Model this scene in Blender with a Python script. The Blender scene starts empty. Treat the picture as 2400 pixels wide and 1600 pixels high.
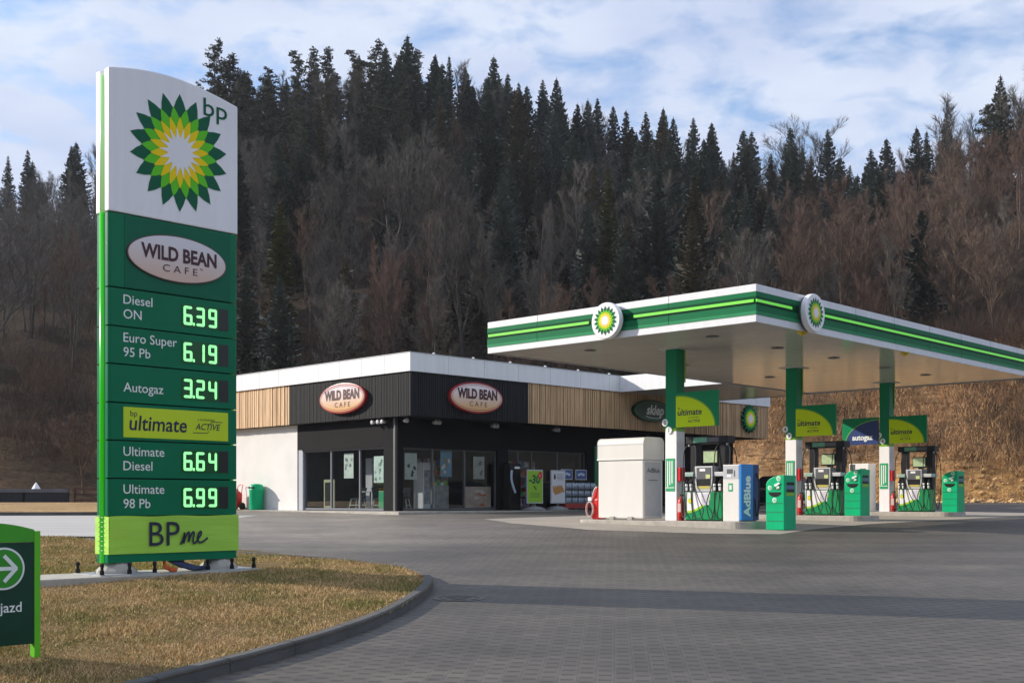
import bpy, bmesh, math, random
import numpy as np
from mathutils import Vector, Matrix

scene = bpy.context.scene
COL = scene.collection
R = math.radians
random.seed(7)
rng = np.random.default_rng(11)

# ------------------------------------------------------------------ camera, light, exposure
F_PX, HORIZON, CX = 2780.0, 1172.0, 1200.0          # measured on the 2400 x 1600 photograph
EYE = 1.6
cam_d = bpy.data.cameras.new('camera')
cam_d.sensor_width = 36.0
cam_d.lens = F_PX / 2400.0 * 36.0
cam_d.shift_y = (HORIZON - 800.0) / 2400.0
cam_d.clip_start = 0.1
cam_d.clip_end = 3000.0
cam = bpy.data.objects.new('camera', cam_d)
COL.objects.link(cam)
cam.location = (0, 0, EYE)
cam.rotation_euler = (R(90), 0, 0)
scene.camera = cam

SUN_EL, SUN_AZ = 24.0, (-0.968, 0.25)
HAZE_DENSITY = 0.00017
sun_d = bpy.data.lights.new('sun', 'SUN')
sun_d.energy = 5.0
sun_d.angle = R(0.6)
sun_d.color = (1.0, 0.91, 0.79)
sun = bpy.data.objects.new('sun', sun_d)
COL.objects.link(sun)
ce, se = math.cos(R(SUN_EL)), math.sin(R(SUN_EL))
to_sun = Vector((SUN_AZ[0] * ce, SUN_AZ[1] * ce, se))
sun.rotation_euler = (-to_sun).to_track_quat('-Z', 'Y').to_euler()
sun.location = (-40, 10, 40)

scene.view_settings.view_transform = 'Standard'
scene.view_settings.look = 'None'
scene.view_settings.exposure = 0.33
scene.view_settings.gamma = 1.0
scene.cycles.max_bounces = 6
scene.cycles.transparent_max_bounces = 8
scene.cycles.sample_clamp_indirect = 6.0

world = bpy.data.worlds.new("World")
scene.world = world
world.use_nodes = True
wt = world.node_tree
wt.nodes.clear()
def wn(t, **kw):
    n = wt.nodes.new(t)
    for k, v in kw.items():
        setattr(n, k, v)
    return n
w_out = wn('ShaderNodeOutputWorld')
w_bg = wn('ShaderNodeBackground')
w_sky = wn('ShaderNodeTexSky', sky_type='NISHITA', sun_disc=False)
w_sky.sun_elevation = R(SUN_EL)
w_sky.sun_rotation = math.atan2(SUN_AZ[0], SUN_AZ[1])
w_sky.altitude = 400
w_sky.air_density = 1.0
w_sky.dust_density = 0.6
w_sky.ozone_density = 1.6
w_tc = wn('ShaderNodeTexCoord')
w_sep = wn('ShaderNodeSeparateXYZ')
w_z = wn('ShaderNodeMath', operation='MAXIMUM'); w_z.inputs[1].default_value = 0.0
w_z2 = wn('ShaderNodeMath', operation='ADD'); w_z2.inputs[1].default_value = 0.16
w_dx = wn('ShaderNodeMath', operation='DIVIDE')
w_dy = wn('ShaderNodeMath', operation='DIVIDE')
w_cmb = wn('ShaderNodeCombineXYZ')
w_n1 = wn('ShaderNodeTexNoise'); w_n1.inputs['Scale'].default_value = 6.6
w_n1.inputs['Detail'].default_value = 5.0; w_n1.inputs['Roughness'].default_value = 0.58
w_n1.inputs['Distortion'].default_value = 0.25
w_n2 = wn('ShaderNodeTexNoise'); w_n2.inputs['Scale'].default_value = 1.1
w_n2.inputs['Detail'].default_value = 3.0
w_mixn = wn('ShaderNodeMath', operation='MULTIPLY_ADD'); w_mixn.inputs[1].default_value = 0.45
w_ramp = wn('ShaderNodeValToRGB')
w_ramp.color_ramp.elements[0].position = 0.47; w_ramp.color_ramp.elements[0].color = (0.22, 0.22, 0.22, 1)
w_ramp.color_ramp.elements[1].position = 0.66; w_ramp.color_ramp.elements[1].color = (0.97, 0.97, 0.97, 1)
w_cc = wn('ShaderNodeValToRGB')                      # cloud body: lit tops, lavender-grey thick parts
w_cc.color_ramp.elements[0].position = 0.35; w_cc.color_ramp.elements[0].color = (3.1, 3.55, 4.75, 1)
w_cc.color_ramp.elements[1].position = 0.68; w_cc.color_ramp.elements[1].color = (4.35, 4.75, 5.5, 1)
w_n3 = wn('ShaderNodeTexNoise'); w_n3.inputs['Scale'].default_value = 2.2; w_n3.inputs['Detail'].default_value = 4.0
w_boost = wn('ShaderNodeMix', data_type='RGBA', blend_type='MULTIPLY'); w_boost.inputs['Factor'].default_value = 1.0
w_boost.inputs['B'].default_value = (0.85, 1.0, 1.15, 1)
w_mix = wn('ShaderNodeMix', data_type='RGBA')
L = wt.links.new
L(w_tc.outputs['Generated'], w_sep.inputs[0])
L(w_sep.outputs['Z'], w_z.inputs[0]); L(w_z.outputs[0], w_z2.inputs[0])
L(w_sep.outputs['X'], w_dx.inputs[0]); L(w_z2.outputs[0], w_dx.inputs[1])
L(w_sep.outputs['Y'], w_dy.inputs[0]); L(w_z2.outputs[0], w_dy.inputs[1])
L(w_dx.outputs[0], w_cmb.inputs['X']); L(w_dy.outputs[0], w_cmb.inputs['Y'])
for n_ in (w_n1, w_n2, w_n3):
    L(w_cmb.outputs[0], n_.inputs['Vector'])
L(w_n2.outputs['Fac'], w_mixn.inputs[0]); L(w_n1.outputs['Fac'], w_mixn.inputs[2])
w_sc = wn('ShaderNodeMath', operation='MULTIPLY'); w_sc.inputs[1].default_value = 0.88
L(w_mixn.outputs[0], w_sc.inputs[0])
L(w_sc.outputs[0], w_ramp.inputs['Fac'])
L(w_n3.outputs['Fac'], w_cc.inputs['Fac'])
L(w_sky.outputs[0], w_boost.inputs['A'])
L(w_ramp.outputs['Color'], w_mix.inputs['Factor'])
L(w_boost.outputs['Result'], w_mix.inputs['A']); L(w_cc.outputs['Color'], w_mix.inputs['B'])
L(w_mix.outputs['Result'], w_bg.inputs['Color'])
w_bg.inputs['Strength'].default_value = 0.15
L(w_bg.outputs[0], w_out.inputs['Surface'])

# ------------------------------------------------------------------ helpers: materials
def lin(c):
    return tuple((v / 12.92 if v <= 0.04045 else ((v + 0.055) / 1.055) ** 2.4) for v in [x / 255.0 for x in c])

MATS = {}
def mat(name, col, rough=0.5, metal=0.0, var=0.0, vscale=4.0, bump=0.0, bscale=60.0, spec=0.5, coat=0.0,
        emit=None, estr=0.0, stretch=None, rnd=0.0, coord='Object', dirt=0.0):
    """Principled material with noise-driven colour variation, bump and per-object variation."""
    if name in MATS:
        return MATS[name]
    m = bpy.data.materials.new(name)
    m.use_nodes = True
    nt = m.node_tree
    b = nt.nodes['Principled BSDF']
    b.inputs['Base Color'].default_value = (*col, 1)
    b.inputs['Roughness'].default_value = rough
    b.inputs['Metallic'].default_value = metal
    b.inputs['Specular IOR Level'].default_value = spec
    b.inputs['Coat Weight'].default_value = coat
    if emit is not None:
        b.inputs['Emission Color'].default_value = (*emit, 1)
        b.inputs['Emission Strength'].default_value = estr
    cur = None
    vec = None
    if var or bump or dirt:
        tc = nt.nodes.new('ShaderNodeTexCoord')
        vec = tc.outputs[coord]
        if stretch:
            mp = nt.nodes.new('ShaderNodeMapping')
            mp.inputs['Scale'].default_value = stretch
            nt.links.new(vec, mp.inputs['Vector'])
            vec = mp.outputs[0]
    if var:
        n = nt.nodes.new('ShaderNodeTexNoise')
        n.inputs['Scale'].default_value = vscale
        n.inputs['Detail'].default_value = 6
        n.inputs['Roughness'].default_value = 0.6
        nt.links.new(vec, n.inputs['Vector'])
        r = nt.nodes.new('ShaderNodeValToRGB')
        r.color_ramp.elements[0].position = 0.3
        r.color_ramp.elements[1].position = 0.72
        r.color_ramp.elements[0].color = (*[c * (1 - var) for c in col], 1)
        r.color_ramp.elements[1].color = (*[min(1, c * (1 + var)) for c in col], 1)
        nt.links.new(n.outputs['Fac'], r.inputs['Fac'])
        cur = r.outputs['Color']
    if rnd:
        oi = nt.nodes.new('ShaderNodeObjectInfo')
        mr = nt.nodes.new('ShaderNodeMapRange')
        mr.inputs['To Min'].default_value = 1 - rnd
        mr.inputs['To Max'].default_value = 1 + rnd
        nt.links.new(oi.outputs['Random'], mr.inputs['Value'])
        mx = nt.nodes.new('ShaderNodeMix'); mx.data_type = 'RGBA'; mx.blend_type = 'MULTIPLY'
        mx.inputs['Factor'].default_value = 1.0
        if cur is None:
            mx.inputs['A'].default_value = (*col, 1)
        else:
            nt.links.new(cur, mx.inputs['A'])
        nt.links.new(mr.outputs[0], mx.inputs['B'])
        cur = mx.outputs['Result']
    if cur is not None:
        nt.links.new(cur, b.inputs['Base Color'])
    if bump:
        n2 = nt.nodes.new('ShaderNodeTexNoise')
        n2.inputs['Scale'].default_value = bscale
        n2.inputs['Detail'].default_value = 4
        nt.links.new(vec, n2.inputs['Vector'])
        bp_ = nt.nodes.new('ShaderNodeBump')
        bp_.inputs['Strength'].default_value = bump
        bp_.inputs['Distance'].default_value = 0.02
        nt.links.new(n2.outputs['Fac'], bp_.inputs['Height'])
        nt.links.new(bp_.outputs[0], b.inputs['Normal'])
    MATS[name] = m
    return m

def glass_mat(name, tint=(0.93, 0.95, 0.96)):
    if name in MATS:
        return MATS[name]
    m = bpy.data.materials.new(name)
    m.use_nodes = True
    nt = m.node_tree
    nt.nodes.clear()
    o = nt.nodes.new('ShaderNodeOutputMaterial')
    g = nt.nodes.new('ShaderNodeBsdfGlossy'); g.inputs['Roughness'].default_value = 0.01
    t = nt.nodes.new('ShaderNodeBsdfTransparent'); t.inputs['Color'].default_value = (*tint, 1)
    lw = nt.nodes.new('ShaderNodeLayerWeight'); lw.inputs['Blend'].default_value = 0.5      # facing: the same from either side of the pane
    pw = nt.nodes.new('ShaderNodeMath'); pw.operation = 'POWER'; pw.inputs[1].default_value = 4.0
    ad = nt.nodes.new('ShaderNodeMath'); ad.operation = 'MULTIPLY_ADD'; ad.use_clamp = True; ad.inputs[1].default_value = 0.9; ad.inputs[2].default_value = 0.05
    nt.links.new(lw.outputs['Facing'], pw.inputs[0])
    mx = nt.nodes.new('ShaderNodeMixShader')
    nt.links.new(pw.outputs[0], ad.inputs[0])
    nt.links.new(ad.outputs[0], mx.inputs[0])
    nt.links.new(t.outputs[0], mx.inputs[1])
    nt.links.new(g.outputs[0], mx.inputs[2])
    nt.links.new(mx.outputs[0], o.inputs[0])
    MATS[name] = m
    return m

def gradient_mat(name, top, bottom, z0, z1, rough=0.3):
    """Printed vertical gradient (a design colour of the sign itself)."""
    m = bpy.data.materials.new(name); m.use_nodes = True
    nt = m.node_tree; b = nt.nodes['Principled BSDF']
    tc = nt.nodes.new('ShaderNodeTexCoord'); sp = nt.nodes.new('ShaderNodeSeparateXYZ')
    mr = nt.nodes.new('ShaderNodeMapRange')
    mr.inputs['From Min'].default_value = z0; mr.inputs['From Max'].default_value = z1
    rp = nt.nodes.new('ShaderNodeValToRGB')
    rp.color_ramp.elements[0].color = (*bottom, 1); rp.color_ramp.elements[0].position = 0.15
    rp.color_ramp.elements[1].color = (*top, 1); rp.color_ramp.elements[1].position = 0.85
    nt.links.new(tc.outputs['Object'], sp.inputs[0]); nt.links.new(sp.outputs['Z'], mr.inputs['Value'])
    nt.links.new(mr.outputs[0], rp.inputs['Fac']); nt.links.new(rp.outputs['Color'], b.inputs['Base Color'])
    b.inputs['Roughness'].default_value = rough
    MATS[name] = m
    return m

# ------------------------------------------------------------------ helpers: meshes
class MB:
    def __init__(s):
        s.v = []; s.f = []
    def add(s, vs, fs):
        o = len(s.v)
        s.v.extend([tuple(p) for p in vs])
        s.f.extend([tuple(i + o for i in f) for f in fs])
        return s
    def box(s, x0, x1, y0, y1, z0, z1):
        return s.add([(x0, y0, z0), (x1, y0, z0), (x1, y1, z0), (x0, y1, z0), (x0, y0, z1), (x1, y0, z1), (x1, y1, z1), (x0, y1, z1)],
                     [(0, 3, 2, 1), (4, 5, 6, 7), (0, 1, 5, 4), (1, 2, 6, 5), (2, 3, 7, 6), (3, 0, 4, 7)])
    def plate(s, poly, y0, y1):
        """polygon in the xz plane (counter-clockwise seen from -y), extruded from y0 (front) to y1."""
        n = len(poly)
        vs = [(x, y0, z) for x, z in poly] + [(x, y1, z) for x, z in poly]
        fs = [tuple(range(n)), tuple(range(2 * n - 1, n - 1, -1))]
        for i in range(n):
            j = (i + 1) % n
            fs.append((i, i + n, j + n, j))
        return s.add(vs, fs)
    def slab(s, poly, z0, z1):
        """polygon in the xy plane (ccw from above), extruded in z."""
        n = len(poly)
        vs = [(x, y, z0) for x, y in poly] + [(x, y, z1) for x, y in poly]
        fs = [tuple(range(n - 1, -1, -1)), tuple(range(n, 2 * n))]
        for i in range(n):
            j = (i + 1) % n
            fs.append((i, j, j + n, i + n))
        return s.add(vs, fs)
    def sheet(s, poly, y):
        return s.add([(x, y, z) for x, z in poly], [tuple(range(len(poly)))])
    def tube(s, pts, r, n=8, r1=None, caps=True):
        pts = [Vector(p) for p in pts]
        m = len(pts)
        o = len(s.v)
        t0 = (pts[1] - pts[0]).normalized()
        a = t0.orthogonal().normalized()
        for i, p in enumerate(pts):
            t = (pts[min(i + 1, m - 1)] - pts[max(i - 1, 0)]).normalized()
            a = (a - t * a.dot(t))
            if a.length < 1e-6:
                a = t.orthogonal()
            a.normalize()
            b = t.cross(a)
            rr = r if r1 is None else r + (r1 - r) * i / (m - 1)
            for k in range(n):
                w = 2 * math.pi * k / n
                s.v.append(tuple(p + (a * math.cos(w) + b * math.sin(w)) * rr))
        for i in range(m - 1):
            for k in range(n):
                k2 = (k + 1) % n
                s.f.append((o + i * n + k, o + i * n + k2, o + (i + 1) * n + k2, o + (i + 1) * n + k))
        if caps:
            s.f.append(tuple(o + k for k in range(n - 1, -1, -1)))
            s.f.append(tuple(o + (m - 1) * n + k for k in range(n)))
        return s
    def lathe(s, prof, c=(0, 0, 0), n=16, axis='z'):
        """prof: list of (radius, height)."""
        o = len(s.v)
        for r, h in prof:
            for k in range(n):
                w = 2 * math.pi * k / n
                a, b = r * math.cos(w), r * math.sin(w)
                if axis == 'z':
                    p = (c[0] + a, c[1] + b, c[2] + h)
                elif axis == 'y':
                    p = (c[0] + a, c[1] + h, c[2] - b)
                else:
                    p = (c[0] + h, c[1] + a, c[2] + b)
                s.v.append(p)
        for i in range(len(prof) - 1):
            for k in range(n):
                k2 = (k + 1) % n
                s.f.append((o + i * n + k, o + i * n + k2, o + (i + 1) * n + k2, o + (i + 1) * n + k))
        s.f.append(tuple(o + k for k in range(n - 1, -1, -1)))
        s.f.append(tuple(o + (len(prof) - 1) * n + k for k in range(n)))
        return s
    def mesh(s, name):
        me = bpy.data.meshes.new(name)
        me.from_pydata(s.v, [], s.f)
        me.update()
        return me
    def build(s, name, material, parent=None, smooth=False, bevel=0.0):
        me = s.mesh(name)
        o = bpy.data.objects.new(name, me)
        COL.objects.link(o)
        me.materials.append(material)
        if smooth:
            me.polygons.foreach_set('use_smooth', [True] * len(me.polygons))
        if bevel:
            bm = bmesh.new(); bm.from_mesh(me)
            es = [e for e in bm.edges if len(e.link_faces) == 2 and e.calc_face_angle(0) > 0.5]
            bmesh.ops.bevel(bm, geom=es, offset=bevel, segments=2, profile=0.6, affect='EDGES', clamp_overlap=True)
            bm.to_mesh(me); bm.free()
        if parent is not None:
            o.parent = parent
        return o

def thing(name, label, cat, loc=(0, 0, 0), rz=0.0, group=None, kind=None):
    o = bpy.data.objects.new(name, None)
    COL.objects.link(o)
    o.empty_display_size = 0.2
    o.location = loc
    o.rotation_euler = (0, 0, rz)
    return tag(o, label, cat, group, kind)

def tag(o, label, cat, group=None, kind=None):
    o['label'] = label
    o['category'] = cat
    if group:
        o['group'] = group
    if kind:
        o['kind'] = kind
    return o

def structure(o, kind='structure'):
    o['kind'] = kind
    return o

def copy_tree(o, parent=None):
    c = o.copy()
    COL.objects.link(c)
    c.parent = parent
    for ch in list(o.children):
        copy_tree(ch, c)
    return c

_text = {}
def text_geo(body, bold):
    k = (body, bold)
    if k in _text:
        return _text[k]
    cu = bpy.data.curves.new('lettering_curve', 'FONT')
    cu.body = body
    cu.resolution_u = 3
    cu.offset = bold
    ob = bpy.data.objects.new('lettering_curve', cu)
    COL.objects.link(ob)
    dg = bpy.context.evaluated_depsgraph_get()
    ev = ob.evaluated_get(dg)
    me = ev.to_mesh()
    vs = [(p.co.x, p.co.y) for p in me.vertices]
    fs = [tuple(p.vertices) for p in me.polygons]
    ev.to_mesh_clear()
    bpy.data.objects.remove(ob)
    bpy.data.curves.remove(cu)
    _text[k] = (vs, fs)
    return vs, fs

def letters(mb, body, x, z, h, y, bold=0.0, shear=0.0, width=None, align='left'):
    """flat lettering in the xz plane; h is the cap height (the built-in face has caps of about 0.7)."""
    vs, fs = text_geo(body, bold)
    s = h / 0.70
    xs = [v[0] for v in vs]
    x0, x1 = min(xs), max(xs)
    sx = s if width is None else width / (x1 - x0)
    ox = x - x0 * sx
    if align == 'center':
        ox = x - (x0 + x1) / 2 * sx
    mb.add([(ox + v[0] * sx + shear * v[1] * s, y, z + v[1] * s) for v in vs], fs)
    return mb

def ribbon(mb, pts, w, y):
    """flat brush stroke in the xz plane."""
    n = len(pts)
    L_, R_ = [], []
    for i, p in enumerate(pts):
        a = pts[max(0, i - 1)]; b = pts[min(n - 1, i + 1)]
        d = Vector((b[0] - a[0], b[1] - a[1]))
        d.normalize()
        nx, nz = -d.y, d.x
        L_.append((p[0] + nx * w / 2, y, p[1] + nz * w / 2))
        R_.append((p[0] - nx * w / 2, y, p[1] - nz * w / 2))
    mb.add(L_ + R_, [(i, i + n, i + n + 1, i + 1) for i in range(n - 1)])

def spline(pts, k=6):
    """Catmull-Rom through 2-D or 3-D points."""
    out = []
    P = [np.array(p, float) for p in pts]
    for i in range(len(P) - 1):
        p0, p1, p2, p3 = P[max(i - 1, 0)], P[i], P[i + 1], P[min(i + 2, len(P) - 1)]
        for j in range(k):
            t = j / k
            out.append(tuple(0.5 * (2 * p1 + (p2 - p0) * t + (2 * p0 - 5 * p1 + 4 * p2 - p3) * t * t + (3 * p1 - p0 - 3 * p2 + p3) * t ** 3)))
    out.append(tuple(P[-1]))
    return out

def ellipse(cx, cz, a, b, n=48):
    return [(cx + a * math.cos(2 * math.pi * k / n), cz + b * math.sin(2 * math.pi * k / n)) for k in range(n)]

def star(cx, cz, r_tip, r_val, half, n=18, bulge=0.0, sx=1.0):
    """n-pointed star whose petal sides bulge outwards."""
    out = []
    st = 2 * math.pi / n
    for k in range(n):
        a = k * st + (st / 2 if half else 0.0) + math.pi / 2
        pts = [(a - st / 2, r_val), (a - st / 2 * (0.62 - 0.1), r_val + (r_tip - r_val) * (0.42 + bulge)), (a, r_tip),
               (a + st / 2 * (0.62 - 0.1), r_val + (r_tip - r_val) * (0.42 + bulge))]
        for w, r in pts:
            out.append((cx + r * math.cos(w) * sx, cz + r * math.sin(w)))
    return out

def emblem(parent, cx, cz, r, y, mats, step=0.004, sx=1.0):
    """the green, yellow and white sunflower emblem as four stacked sheets."""
    for nm, a, b, h, m, i, bl in (('green_petals', 1.0, 0.74, False, mats[0], 0, 0.07), ('lime_petals', 0.775, 0.56, True, mats[1], 1, 0.07),
                              ('yellow_petals', 0.61, 0.41, False, mats[2], 2, 0.04), ('white_core', 0.43, 0.245, True, mats[3], 3, -0.14)):
        MB().sheet(star(cx, cz, a * r, b * r, h, bulge=bl, sx=sx), y - step * (i + 1)).build(nm, m, parent)

# ------------------------------------------------------------------ palette
WHITE = mat('white_panel', (0.87, 0.86, 0.87), 0.35, var=0.045, vscale=1.6, stretch=(4, 4, 0.35))
WHITE_METAL = mat('white_metal_sheet', (0.74, 0.75, 0.77), 0.42, var=0.07, vscale=1.0, stretch=(4, 4, 0.4))
GREEN = mat('deep_green_panel', (0.0, 0.165, 0.073), 0.35, spec=0.2, var=0.10, vscale=0.9)
GREEN_INSET = mat('green_inset_panel', (0.0, 0.125, 0.062), 0.3, spec=0.2, var=0.08, vscale=0.8)
EMERALD = mat('emerald_plastic', (0.0, 0.42, 0.175), 0.38, spec=0.2, var=0.08, vscale=2.0)
LIME = mat('lime_panel', (0.24, 0.50, 0.015), 0.4, var=0.08, vscale=1.5)
LIME_CLOTH = mat('lime_banner_fabric', (0.37, 0.70, 0.07), 0.6, var=0.10, vscale=1.2, bump=0.5, bscale=3.0, stretch=(0.4, 1, 3))
LIME_LAMP = mat('lit_lime_tube', (0.03, 0.50, 0.01), 0.25, emit=(0.02, 0.50, 0.01), estr=0.30)
LIME_PALE = mat('pale_green_tube', (0.45, 0.75, 0.36), 0.25, emit=(0.45, 0.8, 0.36), estr=0.25)
NAVY = mat('navy_ink', (0.008, 0.012, 0.05), 0.5)
BLACK_INK = mat('black_ink', (0.008, 0.01, 0.012), 0.5)
INK_WHITE = mat('white_lettering', (0.82, 0.87, 0.85), 0.45)
MAROON = mat('maroon_ink', (0.055, 0.006, 0.012), 0.45)
BLACK_PLASTIC = mat('black_plastic', (0.008, 0.008, 0.009), 0.42, spec=0.3, var=0.2, vscale=5)
BLACK_RENDER = mat('black_wall_render', (0.009, 0.0095, 0.011), 0.85, spec=0.15, var=0.15, vscale=2.0, bump=0.15, bscale=80)
DARK_SLAT = mat('charcoal_slat', (0.018, 0.019, 0.022), 0.7, spec=0.2, var=0.25, vscale=3.0, stretch=(6, 6, 0.4))
GREY_PLASTIC = mat('light_grey_plastic', (0.50, 0.51, 0.53), 0.4, var=0.06)
DARK_GREY = mat('dark_grey_plastic', (0.09, 0.095, 0.10), 0.45, var=0.1)
STEEL = mat('galvanised_steel', (0.50, 0.52, 0.54), 0.45, metal=0.6, var=0.15, vscale=8)
RED = mat('red_paint', (0.62, 0.012, 0.012), 0.35, var=0.1)
RUBBER = mat('black_rubber', (0.010, 0.010, 0.010), 0.55)
CREAM = mat('cream_sheet_metal', (0.74, 0.72, 0.68), 0.38, var=0.03, vscale=1.3, stretch=(3, 3, 0.5))
CONCRETE = mat('concrete', (0.36, 0.345, 0.32), 0.85, var=0.18, vscale=1.3, bump=0.25, bscale=40)
CONC_LIGHT = mat('pale_concrete', (0.40, 0.375, 0.33), 0.85, var=0.2, vscale=3.0, bump=0.2, bscale=60)
KERB_M = mat('kerb_concrete', (0.085, 0.082, 0.078), 0.85, var=0.22, vscale=2.0, bump=0.25, bscale=40)
ORANGE = mat('orange_cable', (0.55, 0.08, 0.01), 0.5)
BLUE_C = mat('dark_blue_cable', (0.015, 0.03, 0.09), 0.5)
BLUE = mat('bright_blue_panel', (0.02, 0.22, 0.62), 0.35, var=0.05)
YELLOW = mat('yellow_plastic', (0.75, 0.55, 0.02), 0.4)
E_GREEN = mat('emblem_green', (0.0, 0.11, 0.05), 0.35, spec=0.2)
E_LIME = mat('emblem_lime', (0.12, 0.60, 0.015), 0.35, spec=0.2)
E_YELLOW = mat('emblem_yellow', (0.95, 0.68, 0.0), 0.35, spec=0.2)
E_WHITE = mat('emblem_white', (0.84, 0.83, 0.83), 0.35)
EMBLEM = (E_GREEN, E_LIME, E_YELLOW, E_WHITE)
LED = mat('lit_green_led', (0.05, 0.4, 0.08), 0.4, emit=(0.30, 1.0, 0.36), estr=1.05)
LED_OFF = mat('unlit_display', (0.012, 0.016, 0.013), 0.3)
LED_BACK = mat('green_lit_display', (0.0, 0.085, 0.012), 0.3)
LCD = mat('pale_green_screen', (0.36, 0.46, 0.26), 0.3, var=0.25, vscale=9, emit=(0.36, 0.46, 0.26), estr=0.15)
GLASS = glass_mat('window_glass')
WOOD = mat('larch_slat', (0.60, 0.395, 0.215), 0.6, var=0.30, vscale=2.2, stretch=(5, 5, 0.35))

# ------------------------------------------------------------------ ground profile (rises gently away from the camera)
_ctl = [(-30, -.3), (0, -.28), (10, .02), (16, .27), (25, .62), (31, .83), (33.5, .92), (38, 1.0), (44, 1.08), (52, 1.2), (60, 1.4), (76, 1.5)]
KNOTS = np.arange(-30, 92.1, 2.0)
_fine = np.interp(np.arange(-34, 96.1, 0.5), *zip(*_ctl))
_ker = np.ones(9) / 9
_sm = np.convolve(np.pad(_fine, 4, mode='edge'), _ker, mode='valid')
KZ = np.interp(KNOTS, np.arange(-34, 96.1, 0.5), _sm)
def G(y):
    return float(np.interp(y, KNOTS, KZ))

def draped(name, poly, lift, material, zf=None, step=None):
    """a polygon laid over the ground profile as a sheet."""
    bm = bmesh.new()
    vs = [bm.verts.new((x, y, 0)) for x, y in poly]
    bm.faces.new(vs)
    bmesh.ops.triangulate(bm, faces=bm.faces[:])
    ys = [p[1] for p in poly]; xs = [p[0] for p in poly]
    cuts = [(0, k) for k in KNOTS if min(ys) < k < max(ys)]
    if step:
        cuts += [(0, k) for k in np.arange(math.floor(min(ys)), max(ys), step)]
        cuts += [(1, k) for k in np.arange(math.floor(min(xs)), max(xs), step)]
    for ax, k in cuts:
        geom = bm.verts[:] + bm.edges[:] + bm.faces[:]
        bmesh.ops.bisect_plane(bm, geom=geom, dist=1e-5, plane_co=(0, k, 0) if ax == 0 else (k, 0, 0),
                               plane_no=(0, 1, 0) if ax == 0 else (1, 0, 0))
    for v in bm.verts:
        v.co.z = G(v.co.y) + lift + (zf(v.co.x, v.co.y) if zf else 0.0)
    bmesh.ops.recalc_face_normals(bm, faces=bm.faces[:])
    me = bpy.data.meshes.new(name)
    bm.to_mesh(me); bm.free()
    if me.polygons and me.polygons[0].normal.z < 0:
        me.flip_normals()
    o = bpy.data.objects.new(name, me)
    COL.objects.link(o)
    me.materials.append(material)
    return o

# ------------------------------------------------------------------ setting: ground, pavement, roads
def node_mat(name):
    m = bpy.data.materials.new(name); m.use_nodes = True
    nt = m.node_tree
    return m, nt, nt.nodes['Principled BSDF']

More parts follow.
